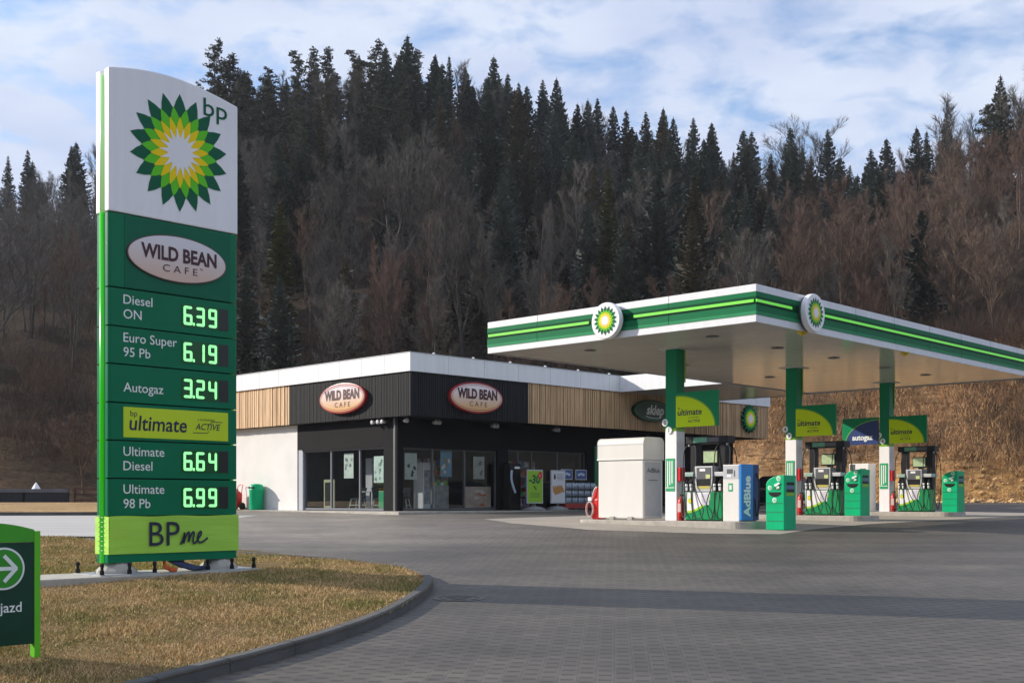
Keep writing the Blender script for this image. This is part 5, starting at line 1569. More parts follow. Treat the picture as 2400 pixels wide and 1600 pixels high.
    # hoses from the header, loops down the front and back up to the nozzles
    H_ = [[(-0.56, -0.10, 2.12), (-0.70, -0.14, 1.95), (-0.72, -0.18, 1.4), (-0.70, -0.26, 0.6), (-0.62, -0.34, 0.14), (-0.48, -0.36, 0.16), (-0.50, -0.33, 0.5), (-0.50, -HD - 0.062, 0.83)],
          [(-0.40, -0.12, 2.12), (-0.30, -0.16, 1.98), (-0.27, -0.20, 1.6), (-0.29, -0.30, 1.15), (-0.10, -0.33, 0.62), (0.08, -0.36, 0.30), (-0.02, -0.38, 0.08), (-0.26, -0.36, 0.2), (-0.37, -HD - 0.062, 0.83)],
          [(0.48, -0.12, 2.12), (0.36, -0.18, 1.95), (0.34, -0.24, 1.5), (0.33, -0.30, 1.0), (0.18, -0.34, 0.5), (0.30, -0.37, 0.06), (0.42, -0.36, 0.3), (0.41, -HD - 0.062, 0.83)],
          [(0.68, -0.10, 2.12), (0.80, -0.14, 1.9), (0.79, -0.2, 1.3), (0.76, -0.28, 0.55), (0.68, -0.34, 0.10), (0.54, -0.36, 0.14), (0.57, -0.34, 0.5), (0.57, -HD - 0.062, 0.83)],
          [(-0.52, 0.14, 2.12), (-0.66, 0.2, 1.8), (-0.66, 0.3, 0.9), (-0.55, 0.36, 0.1), (-0.40, 0.34, 0.7), (-0.42, HD, 1.05)],
          [(0.62, 0.14, 2.12), (0.76, 0.2, 1.8), (0.76, 0.3, 0.9), (0.62, 0.36, 0.1), (0.48, 0.34, 0.7), (0.5, HD, 1.05)]]
    for h in H_:
        MB().tube(spline(h, 7), 0.0145, 7).build('hose', RUBBER, t, smooth=True)
    for sx in (-0.56, 0.68):
        MB().lathe([(0.03, -0.06), (0.035, 0.0), (0.02, 0.0)], (sx, -0.10, 2.12), 8).build('hose_guide', GREY_PLASTIC, t)
    return t
pump = build_pump()
PUMP_L = ['fuel pump between the first green column and the pale vending cabinet with blue side', 'fuel pump beside the second green column, behind it a dry bank', 'farthest fuel pump, right of the third green column']
for k in range(3):
    o = pump if k == 0 else copy_tree(pump)
    on_isl(o, k, 1.12, 0.0)
    o['label'] = PUMP_L[k]

# flag signs on the columns
def flag_sign(label, k, side, colr, txt, ink, grp):
    t = on_isl(thing('flag_sign', label, 'sign', group=grp), k, 0, 0)
    zb, zt = 1.6 + 2.03 - ISL[k].z, 1.6 + 3.0 - ISL[k].z
    x0, x1 = (0.205, 1.60) if side > 0 else (-1.62, -0.205)
    bd = MB().box(x0, x1, -0.24, -0.19, zb, zt).build('board', mat('flag_green', (0.0, 0.24, 0.09), 0.35, spec=0.2, var=0.05), t)
    n = 22
    cx = x0 if side > 0 else x1
    arc = [(cx + side * 1.28 * math.cos(w), zb + 0.86 * math.sin(w)) for w in np.linspace(0, math.pi / 2, n)]
    poly = [(cx, zb + 0.0)] + arc
    if side < 0:
        poly = poly[::-1]
    MB().sheet(poly, -0.244).build('quarter_disc', colr, bd)
    mb = MB()
    arc2 = [(cx + side * 1.30 * math.cos(w), zb + 0.88 * math.sin(w)) for w in np.linspace(0, math.pi / 2, n)]
    ribbon(mb, arc2, 0.025, -0.2455)
    mb.build('edge_line', mat('lime_edge_line', (0.20, 0.48, 0.03), 0.4), bd)
    if txt == 'ultimate':
        mb = MB(); letters(mb, 'ultimate', x0 + 0.06, zb + 0.33, 0.17, -0.247, bold=0.02, shear=0.1, width=0.80)
        mb.build('lettering', NAVY, bd)
        mb = MB(); letters(mb, 'ACTIVE', x0 + 0.40, zb + 0.12, 0.075, -0.247, bold=0.01, shear=0.2, width=0.40); letters(mb, 'z technologią', x0 + 0.42, zb + 0.245, 0.04, -0.247, width=0.34)
        letters(mb, 'bp', x0 + 0.07, zb + 0.50, 0.06, -0.247)
        mb.build('small_lettering', NAVY, bd)
    else:
        mb = MB(); letters(mb, txt, x1 - 1.02, zb + 0.17, 0.19, -0.247, bold=0.03, width=0.80)
        mb.build('lettering', ink, bd)
YEL = mat('flag_chartreuse', (0.60, 0.82, 0.004), 0.4, spec=0.2)
g_ = 'lime quarter-circle flag signs on the canopy columns'
flag_sign('lime and green flag sign on the first canopy column, in front of the timber fascia', 0, 1, YEL, 'ultimate', NAVY, g_)
flag_sign('lime and green flag sign on the middle canopy column, in front of the dry bank', 1, 1, YEL, 'ultimate', NAVY, g_)
flag_sign('lime and green flag sign on the farthest canopy column', 2, 1, YEL, 'ultimate', NAVY, g_)
flag_sign('dark blue and green flag sign on the farthest canopy column', 2, -1, mat('flag_blue', (0.008, 0.035, 0.17), 0.4), 'autogaz', INK_WHITE, 'blue flag signs')

ORD = ['first', 'second', 'third']
for k in range(3):
    # numbered discs, sticker, call box and extinguisher at each column
    for j, (x, y, z, rz) in enumerate(((-0.05, -0.215, 2.10, 0.0), (-0.205, -0.16, 2.32, 0.0))):
        t = on_isl(thing('pump_number', 'small white number disc %s on the %s canopy column' % (('low', 'high')[j], ORD[k]), 'sign', group='number discs on the columns'), k, x, y - 0.03 * j, z + 0.55 - 0.12)
        MB().lathe([(0.10, -0.012), (0.105, 0.0), (0.10, 0.012)], (0, 0, 0), 20, 'y').build('disc', INK_WHITE, t)
        letters(MB(), str(2 * k + j + 1), 0, -0.055, 0.11, -0.015, bold=0.02, align='center').build('number', E_GREEN, t)
    t = on_isl(thing('column_sticker', 'tall green notice with white writing on the casing of the %s column' % ORD[k], 'notice', group='green notices on the columns'), k, -0.02, -0.200, 1.12)
    MB().box(-0.15, 0.15, -0.006, 0.0, -0.30, 0.62).build('sheet', mat('notice_green', (0.02, 0.36, 0.14), 0.4), t)
    mb = MB()
    for q in range(3):
        mb.box(-0.10 + q * 0.075, -0.065 + q * 0.075, -0.009, -0.006, -0.18 + 0.05 * q, 0.55)
    mb.box(-0.15, 0.15, -0.009, -0.006, -0.21, -0.19)
    mb.build('print', INK_WHITE, t)
    t = on_isl(thing('call_box', 'red box on the side of the %s canopy column' % ORD[k], 'box', group='red boxes on the columns'), k, 0.205, -0.05, 1.10)
    MB().box(0.0, 0.10, -0.12, 0.12, 0, 0.38).build('cabinet', RED, t, bevel=0.015)
    MB().box(0.10, 0.106, -0.08, 0.08, 0.08, 0.3).build('front', mat('dark_red_front', (0.32, 0.008, 0.008), 0.3), t)
    t = on_isl(thing('fire_extinguisher', 'red fire extinguisher standing at the foot of the %s column' % ORD[k], 'extinguisher', group='fire extinguishers by the columns'), k, 0.36, -0.22, 0.0)
    MB().lathe([(0.075, 0.10), (0.085, 0.12), (0.085, 0.52), (0.06, 0.60), (0.025, 0.63), (0.025, 0.68)], (0, 0, 0), 16).build('cylinder', RED, t, smooth=True)
    MB().lathe([(0.08, 0.0), (0.085, 0.10), (0.07, 0.10)], (0, 0, 0), 12).build('foot_ring', mat('dark_red_front', (0.32, 0.008, 0.008)), t)
    MB().box(-0.02, 0.08, -0.02, 0.02, 0.68, 0.73).build('handle', BLACK_PLASTIC, t)
    MB().sheet([(-0.055, 0.24), (0.055, 0.24), (0.055, 0.48), (-0.055, 0.48)], -0.0875).build('label', mat('pale_red_label', (0.62, 0.42, 0.40), 0.5), t)

# big tank cabinet at the end of the first island
t = on_isl(thing('storage_cabinet', 'big cream metal storage cabinet with rounded lid on the first island', 'cabinet'), 0, -1.60, 0.02)
MB().box(-0.82, 0.82, -0.46, 0.46, 0.05, 1.72).build('body', CREAM, t, bevel=0.03)
MB().box(-0.855, 0.855, -0.495, 0.495, 1.72, 1.78).build('rim', CREAM, t, bevel=0.015)
prof = [(-0.485, 1.78), (-0.485, 2.20), (-0.47, 2.27), (-0.42, 2.33), (-0.34, 2.36), (0.34, 2.36), (0.42, 2.33), (0.47, 2.27), (0.485, 2.20), (0.485, 1.78)]
mb = MB(); n = len(prof)
mb.add([(-0.845, y, z) for y, z in prof] + [(0.845, y, z) for y, z in prof], [tuple(range(n))[::-1], tuple(range(n, 2 * n))] + [(i, n + i, n + (i + 1) % n, (i + 1) % n) for i in range(n)])
ld = mb.build('lid', CREAM, t, bevel=0.012)
bm = bmesh.new(); bm.from_mesh(ld.data); bmesh.ops.recalc_face_normals(bm, faces=bm.faces[:]); bm.to_mesh(ld.data); bm.free()
MB().box(-0.84, 0.84, -0.4885, -0.486, 2.155, 2.17).build('lid_seam', GREY_PLASTIC, ld)
for x in (-0.28, 0.38):
    MB().box(x - 0.09, x + 0.09, -0.53, -0.465, 0.0, 0.10).build('lifting_foot', CONC_LIGHT, t, bevel=0.02)
s_ = MB().box(0.82, 0.826, -0.38, 0.38, 0.12, 1.66).build('end_door', GREY_PLASTIC, t)
mb = MB(); letters(mb, 'AdBlue', -0.30, 1.36, 0.13, 0, bold=0.02, width=0.6); ribbon(mb, [(-0.24, 1.14), (0.22, 1.14)], 0.02, 0)
lo = mb.build('lettering', DARK_GREY, s_); lo.rotation_euler = (0, 0, R(90)); lo.location = (0.829, 0, 0)
# blue-sided dispenser
t = on_isl(thing('additive_dispenser', 'cream dispenser with bright blue lettered side between pump and green bin', 'dispenser'), 0, 2.13, 0.05)
MB().box(-0.29, 0.22, -0.42, 0.44, 0.0, 1.52).build('body', CREAM, t, bevel=0.02)
bp = MB().box(0.222, 0.30, -0.43, 0.14, 0.03, 1.53).build('blue_panel', BLUE, t, bevel=0.015)
MB().box(0.222, 0.285, 0.143, 0.45, 0.03, 1.53).build('dark_panel', mat('dark_blue_panel', (0.012, 0.05, 0.17), 0.4), t, bevel=0.01)
mb = MB(); letters(mb, 'AdBlue', 0.0, -0.13, 0.30, 0, bold=0.04, width=1.10)
lo = mb.build('lettering', WHITE, bp)
lo.rotation_euler = (0, R(-90), R(90)); lo.location = (0.304, -0.14, 0.10)
lo.matrix_local = Matrix.Translation((0.304, -0.145, 0.12)) @ Matrix(((0, -1, 0, 0), (0, 0, -1, 0), (1, 0, 0, 0), (0, 0, 0, 1)))
MB().box(-0.275, 0.205, -0.428, -0.42, 1.14, 1.50).build('control_face', GREY_PLASTIC, t)
for x0, x1, z0, z1, c_ in ((-0.16, 0.02, 1.28, 1.40, DARK_GREY), (-0.16, -0.03, 1.19, 1.25, WHITE), (0.06, 0.09, 1.2, 1.36, DARK_GREY)):
    MB().box(x0, x1, -0.433, -0.428, z0, z1).build('readout', c_, t)
MB().box(-0.12, 0.02, -0.424, -0.42, 0.80, 1.02).build('sticker', mat('notice_green', (0.02, 0.36, 0.14)), t)
MB().box(-0.085, -0.015, -0.427, -0.424, 0.85, 0.97).build('sticker_mark', WHITE, t)
MB().tube(spline([(0.29, 0.3, 1.3), (0.36, 0.34, 1.0), (0.36, 0.3, 0.3), (0.33, 0.25, 0.15), (0.32, 0.2, 0.6)], 6), 0.02, 6).build('hose', RUBBER, t, smooth=True)
# gas dispenser left of the third column
t = on_isl(thing('gas_dispenser', 'pale grey gas dispenser left of the third column, behind a green bin', 'dispenser'), 2, -0.95, 0.0)
MB().box(-0.40, 0.40, -0.26, 0.26, 0.0, 1.75).build('body', CREAM, t, bevel=0.02)
MB().box(-0.36, -0.16, -0.268, -0.26, 1.0, 1.72).build('side_strip', DARK_GREY, t)
MB().box(-0.13, 0.37, -0.266, -0.26, 1.25, 1.72).build('control_face', WHITE, t)
MB().box(0.03, 0.27, -0.271, -0.266, 1.40, 1.56).build('readout', E_GREEN, t)
MB().tube(spline([(-0.28, -0.3, 1.4), (-0.48, -0.34, 1.2), (-0.5, -0.34, 0.3), (-0.4, -0.36, 0.1), (-0.28, -0.33, 0.8)], 6), 0.02, 6).build('hose', RUBBER, t, smooth=True)
# green service bins
def build_bin():
    t = thing('service_bin', 'x', 'bin', group='green service bins at the pump islands')
    prof = [(-0.27, 0.0), (0.27, 0.0), (0.27, 1.42), (0.12, 1.415), (-0.04, 1.385), (-0.16, 1.33), (-0.24, 1.255), (-0.27, 1.20)]
    b = MB().plate(prof, -0.30, 0.30).build('body', EMERALD, t, bevel=0.018)
    for z in (0.22, 0.45, 0.68):
        MB().box(-0.245, 0.245, -0.304, -0.30, z, z + 0.018).build('groove', mat('bin_groove', (0.0, 0.15, 0.055), 0.5), b)
    mb = MB(); mb.sheet([(-0.19, 0.98)] + [(-0.19 + 0.19 * (1 - math.cos(w)), 0.98 - 0.125 * math.sin(w)) for w in np.linspace(0.1, math.pi - 0.1, 12)] + [(0.19, 0.98)], -0.3035)
    mb.v = [(x, y, z) for x, y, z in mb.v]; mb.build('mouth', BLACK_PLASTIC, t)
    for x, z, r_ in ((0.11, 1.33, 0.068), (-0.15, 1.09, 0.062), (-0.01, 0.77, 0.068)):
        d = MB().lathe([(r_ - .01, -0.006), (r_, 0.0), (r_, 0.003)], (x, -0.302, z), 18, 'y').build('disc_sticker', mat('pale_sticker', (0.55, 0.78, 0.62), 0.5), t)
        MB().sheet(ellipse(x, z, r_ * 0.55, r_ * 0.6, 12), -0.3095).build('sticker_mark', mat('sticker_green', (0.25, 0.55, 0.35), 0.5), d)
    MB().plate([(-0.06, 1.05), (0.14, 1.03), (0.18, 1.1), (0.1, 1.19), (0.02, 1.16)], -0.306, -0.3).build('glove_slot', mat('bin_groove', (0.0, 0.15, 0.055)), t)
    MB().plate([(-0.02, 1.17), (0.13, 1.235), (0.16, 1.20), (0.03, 1.12)], -0.33, -0.302).build('glove_tissue', WHITE, t)
    MB().plate([(0.05, 1.06), (0.14, 1.08), (0.13, 1.14), (0.06, 1.13)], -0.32, -0.306).build('paper_tissue', mat('pale_sticker', (0.55, 0.78, 0.62)), t)
    for y0, y1, z0, z1, c_ in ((-0.18, 0.2, 1.16, 1.24, BLACK_PLASTIC), (-0.18, 0.2, 1.06, 1.145, mat('slate_blue_print', (0.12, 0.17, 0.30), 0.5)), (-0.18, 0.2, 0.98, 1.055, BLACK_PLASTIC), (-0.2, 0.2, 0.885, 0.97, LIME)):
        MB().box(0.27, 0.275, y0, y1, z0, z1).build('side_sticker', c_, t)
    return t
bn0 = build_bin()
for k, x, lab in ((0, 3.42, 'nearest green service bin, on the pavement off the end of the first island'), (1, 2.22, 'green service bin on the second island, in front of the gas dispenser'), (2, 2.47, 'farthest green service bin, at the right end of the third island')):
    o = bn0 if k == 0 else copy_tree(bn0)
    on_isl(o, k, x, -0.05)
    o['label'] = lab
    if k == 0:
        o.location.z = G(o.location.y) + 0.002
# air unit at the far end of the first island
t = on_isl(thing('air_unit', 'red air and water unit with coiled hose, left of the cream cabinet', 'machine'), 0, -2.92, 0.10)
MB().box(-0.05, 0.22, -0.2, 0.2, 0.0, 0.62).build('cabinet', RED, t, bevel=0.05)
MB().plate([(-0.05, 0.6), (0.20, 0.6), (0.20, 0.98), (0.10, 0.92)], -0.17, 0.17).build('backplate', RED, t, bevel=0.02)
mb = MB()
for q in range(3):
    mb.tube([(-0.06 + 0.13 * math.cos(w) - 0.02, -0.215 - 0.025 * q, 0.30 + 0.22 * math.sin(w)) for w in np.linspace(0, 6.2, 26)], 0.014, 6)
mb.build('hose', mat('pale_pink_hose', (0.62, 0.45, 0.42), 0.5), t, smooth=True)
MB().tube(spline([(-0.02, -0.2, 0.58), (0.02, -0.22, 0.75), (0.10, -0.2, 0.93), (0.16, -0.18, 0.97)], 5), 0.016, 6).build('handle', mat('pale_pink_hose', (0.62, 0.45, 0.42)), t)
MB().box(-0.14, -0.02, -0.25, -0.21, 0.55, 0.66).build('gauge', WHITE, t)

# ------------------------------------------------------------------ dark car parked beyond the islands
def build_car():
    Y = 47.0
    X = (1842 - CX) / F_PX * Y
    t = thing('parked_car', 'dark parked car mostly hidden behind the nearest green bin and second column', 'car', (X, Y, G(Y)), R(8))
    # nose towards the camera (-y)
    sec = [(-2.1, 0.50, 0.72, 0.62), (-1.95, 0.32, 0.82, 0.80), (-1.1, 0.28, 0.92, 0.86), (-0.6, 0.26, 0.96, 0.87), (1.2, 0.26, 1.0, 0.88), (1.95, 0.32, 0.98, 0.84), (2.1, 0.48, 0.86, 0.70)]
    def loft(secs):
        mb = MB(); vs = []
        for y, z0, z1, hw in secs:
            c = 0.10
            vs += [(-hw + c, y, z0), (hw - c, y, z0), (hw, y, z0 + c), (hw, y, z1 - c), (hw - c, y, z1), (-hw + c, y, z1), (-hw, y, z1 - c), (-hw, y, z0 + c)]
        fs = []
        for i in range(len(secs) - 1):
            for k in range(8):
                fs.append((i * 8 + k, i * 8 + (k + 1) % 8, (i + 1) * 8 + (k + 1) % 8, (i + 1) * 8 + k))
        fs.append(tuple(range(7, -1, -1))); fs.append(tuple(range((len(secs) - 1) * 8, len(secs) * 8)))
        mb.add(vs, fs); return mb
    paint = mat('dark_navy_car_paint', (0.010, 0.012, 0.022), 0.25, coat=0.8)
    loft(sec).build('body', paint, t, smooth=False, bevel=0.03)
    cab = [(-1.0, 0.90, 0.96, 0.74), (-0.3, 0.93, 1.40, 0.66), (1.0, 0.95, 1.42, 0.66), (1.85, 0.95, 1.02, 0.72)]
    mb = MB(); vs = []
    for y, z0, z1, hw in cab:
        vs += [(-hw - 0.06, y, z0), (hw + 0.06, y, z0), (hw, y, z1), (-hw, y, z1)]
    fs = [(i * 4 + k, i * 4 + (k + 1) % 4, (i + 1) * 4 + (k + 1) % 4, (i + 1) * 4 + k) for i in range(3) for k in range(4)] + [(3, 2, 1, 0), (12, 13, 14, 15)]
    mb.add(vs, fs); mb.build('cabin_glass', mat('car_glass', (0.012, 0.014, 0.018), 0.08), t)
    MB().box(-0.62, 0.62, -0.25, 1.0, 1.405, 1.44).build('roof', paint, t, bevel=0.015)
    for sx in (-1, 1):
        for y in (-1.3, 1.3):
            w_ = MB().lathe([(0.22, -0.10), (0.31, -0.09), (0.32, 0.0), (0.31, 0.09), (0.22, 0.10)], (sx * 0.80, y, 0.32), 20, 'x').build('wheel', RUBBER, t)
            MB().lathe([(0.03, -0.02), (0.20, 0.0), (0.20, 0.02), (0.03, 0.02)], (sx * 0.885, y, 0.32), 14, 'x').build('rim', STEEL, w_)
        MB().box(sx * 0.55 - 0.16, sx * 0.55 + 0.16, -2.115, -2.02, 0.62, 0.74).build('headlight', GREY_PLASTIC, t, bevel=0.03)
    MB().box(-0.35, 0.35, -2.125, -2.10, 0.45, 0.58).build('grille', BLACK_PLASTIC, t)
    MB().box(-0.26, 0.26, -2.135, -2.12, 0.36, 0.46).build('number_plate', WHITE, t)
build_car()

# ------------------------------------------------------------------ low dark wall on the far verge, rusty fence beside it, white roof beyond
def seg_wall(name, label, cat, p0, p1, z0, h, th, m_, parts):
    ang = math.atan2(p1[1] - p0[1], p1[0] - p0[0]); L_ = math.dist(p0, p1)
    t = thing(name, label, cat, (p0[0], p0[1], z0), ang)
    parts(t, L_)
    return t
WZ = 1.40
def wall_parts(t, L_):
    MB().box(0, L_, 0, 0.2, -0.4, 0.62).build('panel', mat('dark_navy_barrier', (0.014, 0.016, 0.024), 0.5, var=0.3, vscale=0.4), t)
    MB().box(0, L_, -0.06, 0.26, 0.62, 0.80).build('top_rail', mat('grey_blue_rail', (0.12, 0.125, 0.15), 0.5, var=0.25, vscale=0.7), t)
    MB().box(0, L_, -0.12, 0.3, -0.4, -0.12).build('footing', CONCRETE, t)
    for k in range(int(L_ / 2.5)):
        MB().box(k * 2.5 + 1.2, k * 2.5 + 1.3, -0.03, 0.0, -0.10, 0.62).build('post', BLACK_PLASTIC, t)
seg_wall('barrier_wall', 'low dark navy barrier wall across the verge at the foot of the slope', 'wall', (-62, 62.5), (-23.4, 62.5), WZ, 0.9, .2, None, wall_parts)
def fence_parts(t, L_):
    RU = mat('rusty_wood', (0.10, 0.05, 0.035), 0.8, var=0.4, vscale=3)
    for k in range(int(L_ / 1.5) + 1):
        MB().box(k * 1.5, k * 1.5 + 0.1, 0, 0.1, -0.3, 0.9).build('post', RU, t)
    for z in (0.15, 0.45, 0.75):
        MB().box(0, L_, -0.04, 0.0, z, z + 0.12).build('rail', RU, t)
seg_wall('rail_fence', 'rusty brown rail fence continuing beyond the dark barrier wall', 'fence', (-23.2, 62.8), (-15.0, 63.6), WZ, 0.9, .2, None, fence_parts)
t = thing('white_cone', 'tiny white pointed marker above the dark barrier wall', 'marker', (-25.4, 63.3, WZ + 0.6))
MB().lathe([(0.24, 0.0), (0.24, 0.22), (0.12, 0.42), (0.02, 0.56)], (0, 0, 0), 8).build('cap', WHITE, t)
MB().lathe([(0.04, -1.0), (0.04, 0.0)], (0, 0, 0), 6).build('post', DARK_GREY, t)

# ------------------------------------------------------------------ vegetation: fast mesh building
def mesh_np(name, V, F, material, smooth=False):
    """V (n,3) and triangles F (m,3)."""
    me = bpy.data.meshes.new(name)
    V = np.asarray(V, np.float32); F = np.asarray(F, np.int32)
    me.vertices.add(len(V)); me.vertices.foreach_set('co', V.ravel())
    me.loops.add(F.size); me.loops.foreach_set('vertex_index', F.ravel())
    me.polygons.add(len(F)); me.polygons.foreach_set('loop_start', np.arange(0, F.size, 3, dtype=np.int32))
    me.polygons.foreach_set('loop_total', np.full(len(F), 3, np.int32))
    me.update(calc_edges=True)
    me.validate()
    me.materials.append(material)
    return me

def bark(name, col):
    return mat(name, col, 0.9, var=0.35, vscale=1.2, rnd=0.28, spec=0.1)
BARKS = {'grey': (bark('grey_bark', (0.085, 0.076, 0.066)), bark('grey_twigs', (0.132, 0.118, 0.104))),
         'brown': (bark('brown_bark', (0.095, 0.066, 0.046)), bark('brown_twigs', (0.138, 0.096, 0.074))),
         'russet': (bark('russet_bark', (0.105, 0.070, 0.055)), bark('russet_twigs', (0.142, 0.092, 0.072)))}
NEEDLE = mat('spruce_needles', (0.092, 0.110, 0.094), 0.8, var=0.45, vscale=0.7, rnd=0.30, spec=0.15)
NEEDLE_P = mat('pine_needles', (0.080, 0.080, 0.058), 0.8, var=0.4, vscale=0.7, rnd=0.25, spec=0.15)
NEEDLE_B = mat('olive_brown_needles', (0.118, 0.106, 0.078), 0.8, var=0.45, vscale=0.7, rnd=0.30, spec=0.15)
NEEDLE_Y = mat('yellow_green_needles', (0.115, 0.120, 0.048), 0.8, var=0.4, vscale=0.7, rnd=0.2, spec=0.15)
CONBARK = mat('conifer_bark', (0.05, 0.035, 0.025), 0.9)

def vrot(d, ang, r):
    """unit vector at angle ang from d in a random azimuth."""
    a = np.cross(d, [0, 0, 1.0]);
    if np.linalg.norm(a) < 1e-3: a = np.array([1.0, 0, 0])
    a /= np.linalg.norm(a); b = np.cross(d, a)
    w = r.uniform(0, 2 * math.pi)
    return d * math.cos(ang) + (a * math.cos(w) + b * math.sin(w)) * math.sin(ang)

def bare_tree_mesh(seed, H, spread, style):
    """leafless tree: trunk and limbs as tubes, branches and twigs as slivers."""
    r = np.random.default_rng(seed)
    mb = MB()
    TV, TF = [], []
    def sliver(p, q, w):
        d = q - p
        s = np.cross(d, r.normal(size=3)); n = np.linalg.norm(s)
        if n < 1e-6: return
        s = s / n * w / 2
        o = len(TV)
        TV.extend([p - s, p + s, q]); TF.append((o, o + 1, o + 2))
    def curve(p, d, L_, n, up, wob):
        pts = [p]; d = d / np.linalg.norm(d)
        for i in range(n):
            d = d + np.array([0, 0, up]) + r.normal(size=3) * wob
            d /= np.linalg.norm(d)
            p = p + d * (L_ / n); pts.append(p)
        return pts
    lean = r.normal(0, 0.03, 3); lean[2] = 1
    trunk = curve(np.zeros(3), lean, H * 0.93, 9, 0.06, 0.045)
    mb.tube(trunk, H * 0.012, 6, H * 0.0018)
    forks = [trunk]
    if style == 'fork':
        for _ in range(2):
            k = r.integers(2, 4)
            f = curve(trunk[k], vrot(np.array([0, 0, 1.0]), r.uniform(.25, .5), r), H * 0.68, 7, 0.10, 0.05)
            mb.tube(f, H * 0.008, 5, H * 0.0015); forks.append(f)
    for ft in forks:
        m = len(ft)
        nl = 15 if ft is trunk else 9
        for i in range(nl):
            t = (0.26 if ft is trunk else 0.15) + (0.97 - (0.26 if ft is trunk else .15)) * (i + r.uniform(0, .8)) / nl
            x = t * (m - 1); k = min(int(x), m - 2); p = ft[k] + (ft[k + 1] - ft[k]) * (x - k)
            el = r.uniform(0.35, 0.80) + 0.25 * (1 - t)
            L_ = (H * 0.46 * spread) * (1.0 - 0.66 * t) * r.uniform(.7, 1.15)
            lb = curve(p, vrot(np.array([0, 0, 1.0]), el, r), L_, 5, 0.13, 0.08)
            mb.tube(lb, H * 0.0036 * (1.15 - t * .6), 4, 0.012, caps=False)
            nb = 11
            for j in range(nb):
                s = 0.22 + 0.78 * (j + r.uniform(0, .9)) / nb
                xx = s * 5; kk = min(int(xx), 4); q = lb[kk] + (lb[min(kk + 1, 5)] - lb[kk]) * (xx - kk)
                dl = lb[kk + 1] - lb[kk]; dl = dl / np.linalg.norm(dl)
                bL = L_ * 0.42 * (1.1 - 0.5 * s) * r.uniform(.6, 1.2)
                br_ = curve(q, vrot(dl, r.uniform(.35, .75), r), bL, 3, 0.16, 0.10)
                for a in range(3):
                    sliver(br_[a], br_[a + 1], 0.040 - 0.008 * a)
                nt_ = 12
                for u in range(nt_):
                    y = r.uniform(0.15, 1.0) * 3; ku = min(int(y), 2); q2 = br_[ku] + (br_[ku + 1] - br_[ku]) * (y - ku)
                    dd = br_[ku + 1] - br_[ku]; dd = dd / np.linalg.norm(dd)
                    d3 = vrot(dd, r.uniform(.3, .8), r); d3[2] += 0.35; d3 /= np.linalg.norm(d3)
                    e = q2 + d3 * r.uniform(.35, .95) * (0.5 + H / 26)
                    sliver(q2, e, 0.030)
                    if u % 2 == 0:
                        q4 = q2 + (e - q2) * 0.5; d5 = vrot(d3, .5, r)
                        sliver(q4, q4 + d5 * r.uniform(.25, .6), 0.022)
    tme = mb.mesh('trunk')
    return tme, np.array(TV), np.array(TF)

def spruce_mesh(seed, H, rad, droop=0.35, top_sparse=False, lower=0.06):
    r = np.random.default_rng(seed)
    mb = MB(); mb.tube([(0, 0, 0), (0, 0, H * .5), (0, 0, H)], H * 0.012, 6, 0.02)
    V, F = [], []
    z = H * lower
    def tri(a, b, c):
        o = len(V); V.extend([a, b, c]); F.append((o, o + 1, o + 2))
    while z < H * 0.985:
        t = z / H
        Rr = rad * (1 - t) ** 0.9 * (0.80 + 0.20 * min(1, t * 5)) + 0.10
        nb = max(6, int(9 + 4 * (1 - t)))
        a0 = r.uniform(0, 6.28)
        for k in range(nb):
            w = a0 + 6.283 * k / nb + r.normal(0, .18)
            L_ = Rr * r.uniform(0.50, 1.22)
            if r.random() < 0.14: L_ *= 0.45
            ca, sa = math.cos(w), math.sin(w)
            dz = -droop * r.uniform(.6, 1.3) * (1.0 - 0.9 * t)
            rise = 0.35 * t
            n = max(2, int(L_ / 0.55))
            for i in range(n):
                s0, s1 = i / n, (i + 1.25) / n
                def P(s): return np.array([ca * L_ * s, sa * L_ * s, z + L_ * (dz * s + rise * s + 0.22 * s * s)])
                p0, p1 = P(s0), P(min(s1, 1.08))
                side = np.array([-sa, ca, 0.0])
                wd = (0.30 + 0.40 * (1 - abs(s0 * 2 - 0.9))) * min(1.0, 0.35 + L_ / 2.6) * r.uniform(.7, 1.25)
                hang = np.array([0, 0, -wd * r.uniform(.35, .95)])
                m_ = (p0 + p1) / 2 + r.normal(0, .05, 3)
                tri(p0, p1, m_ + side * wd + hang * .6)
                tri(p0, p1, m_ - side * wd + hang * .6)
                if i % 2 == 0:
                    tri(p0 + r.normal(0, .04, 3), p1, m_ + hang * 1.3)
        z += (0.30 + 0.30 * (1 - t)) * r.uniform(.8, 1.2) * (H / 20) ** 0.5
    for k in range(4):
        a = r.uniform(0, 6.28)
        tri(np.array([0, 0, H * .95]), np.array([0, 0, H * 1.01]), np.array([.16 * math.cos(a), .16 * math.sin(a), H * .955]))
    return mb.mesh('trunk'), np.array(V), np.array(F)

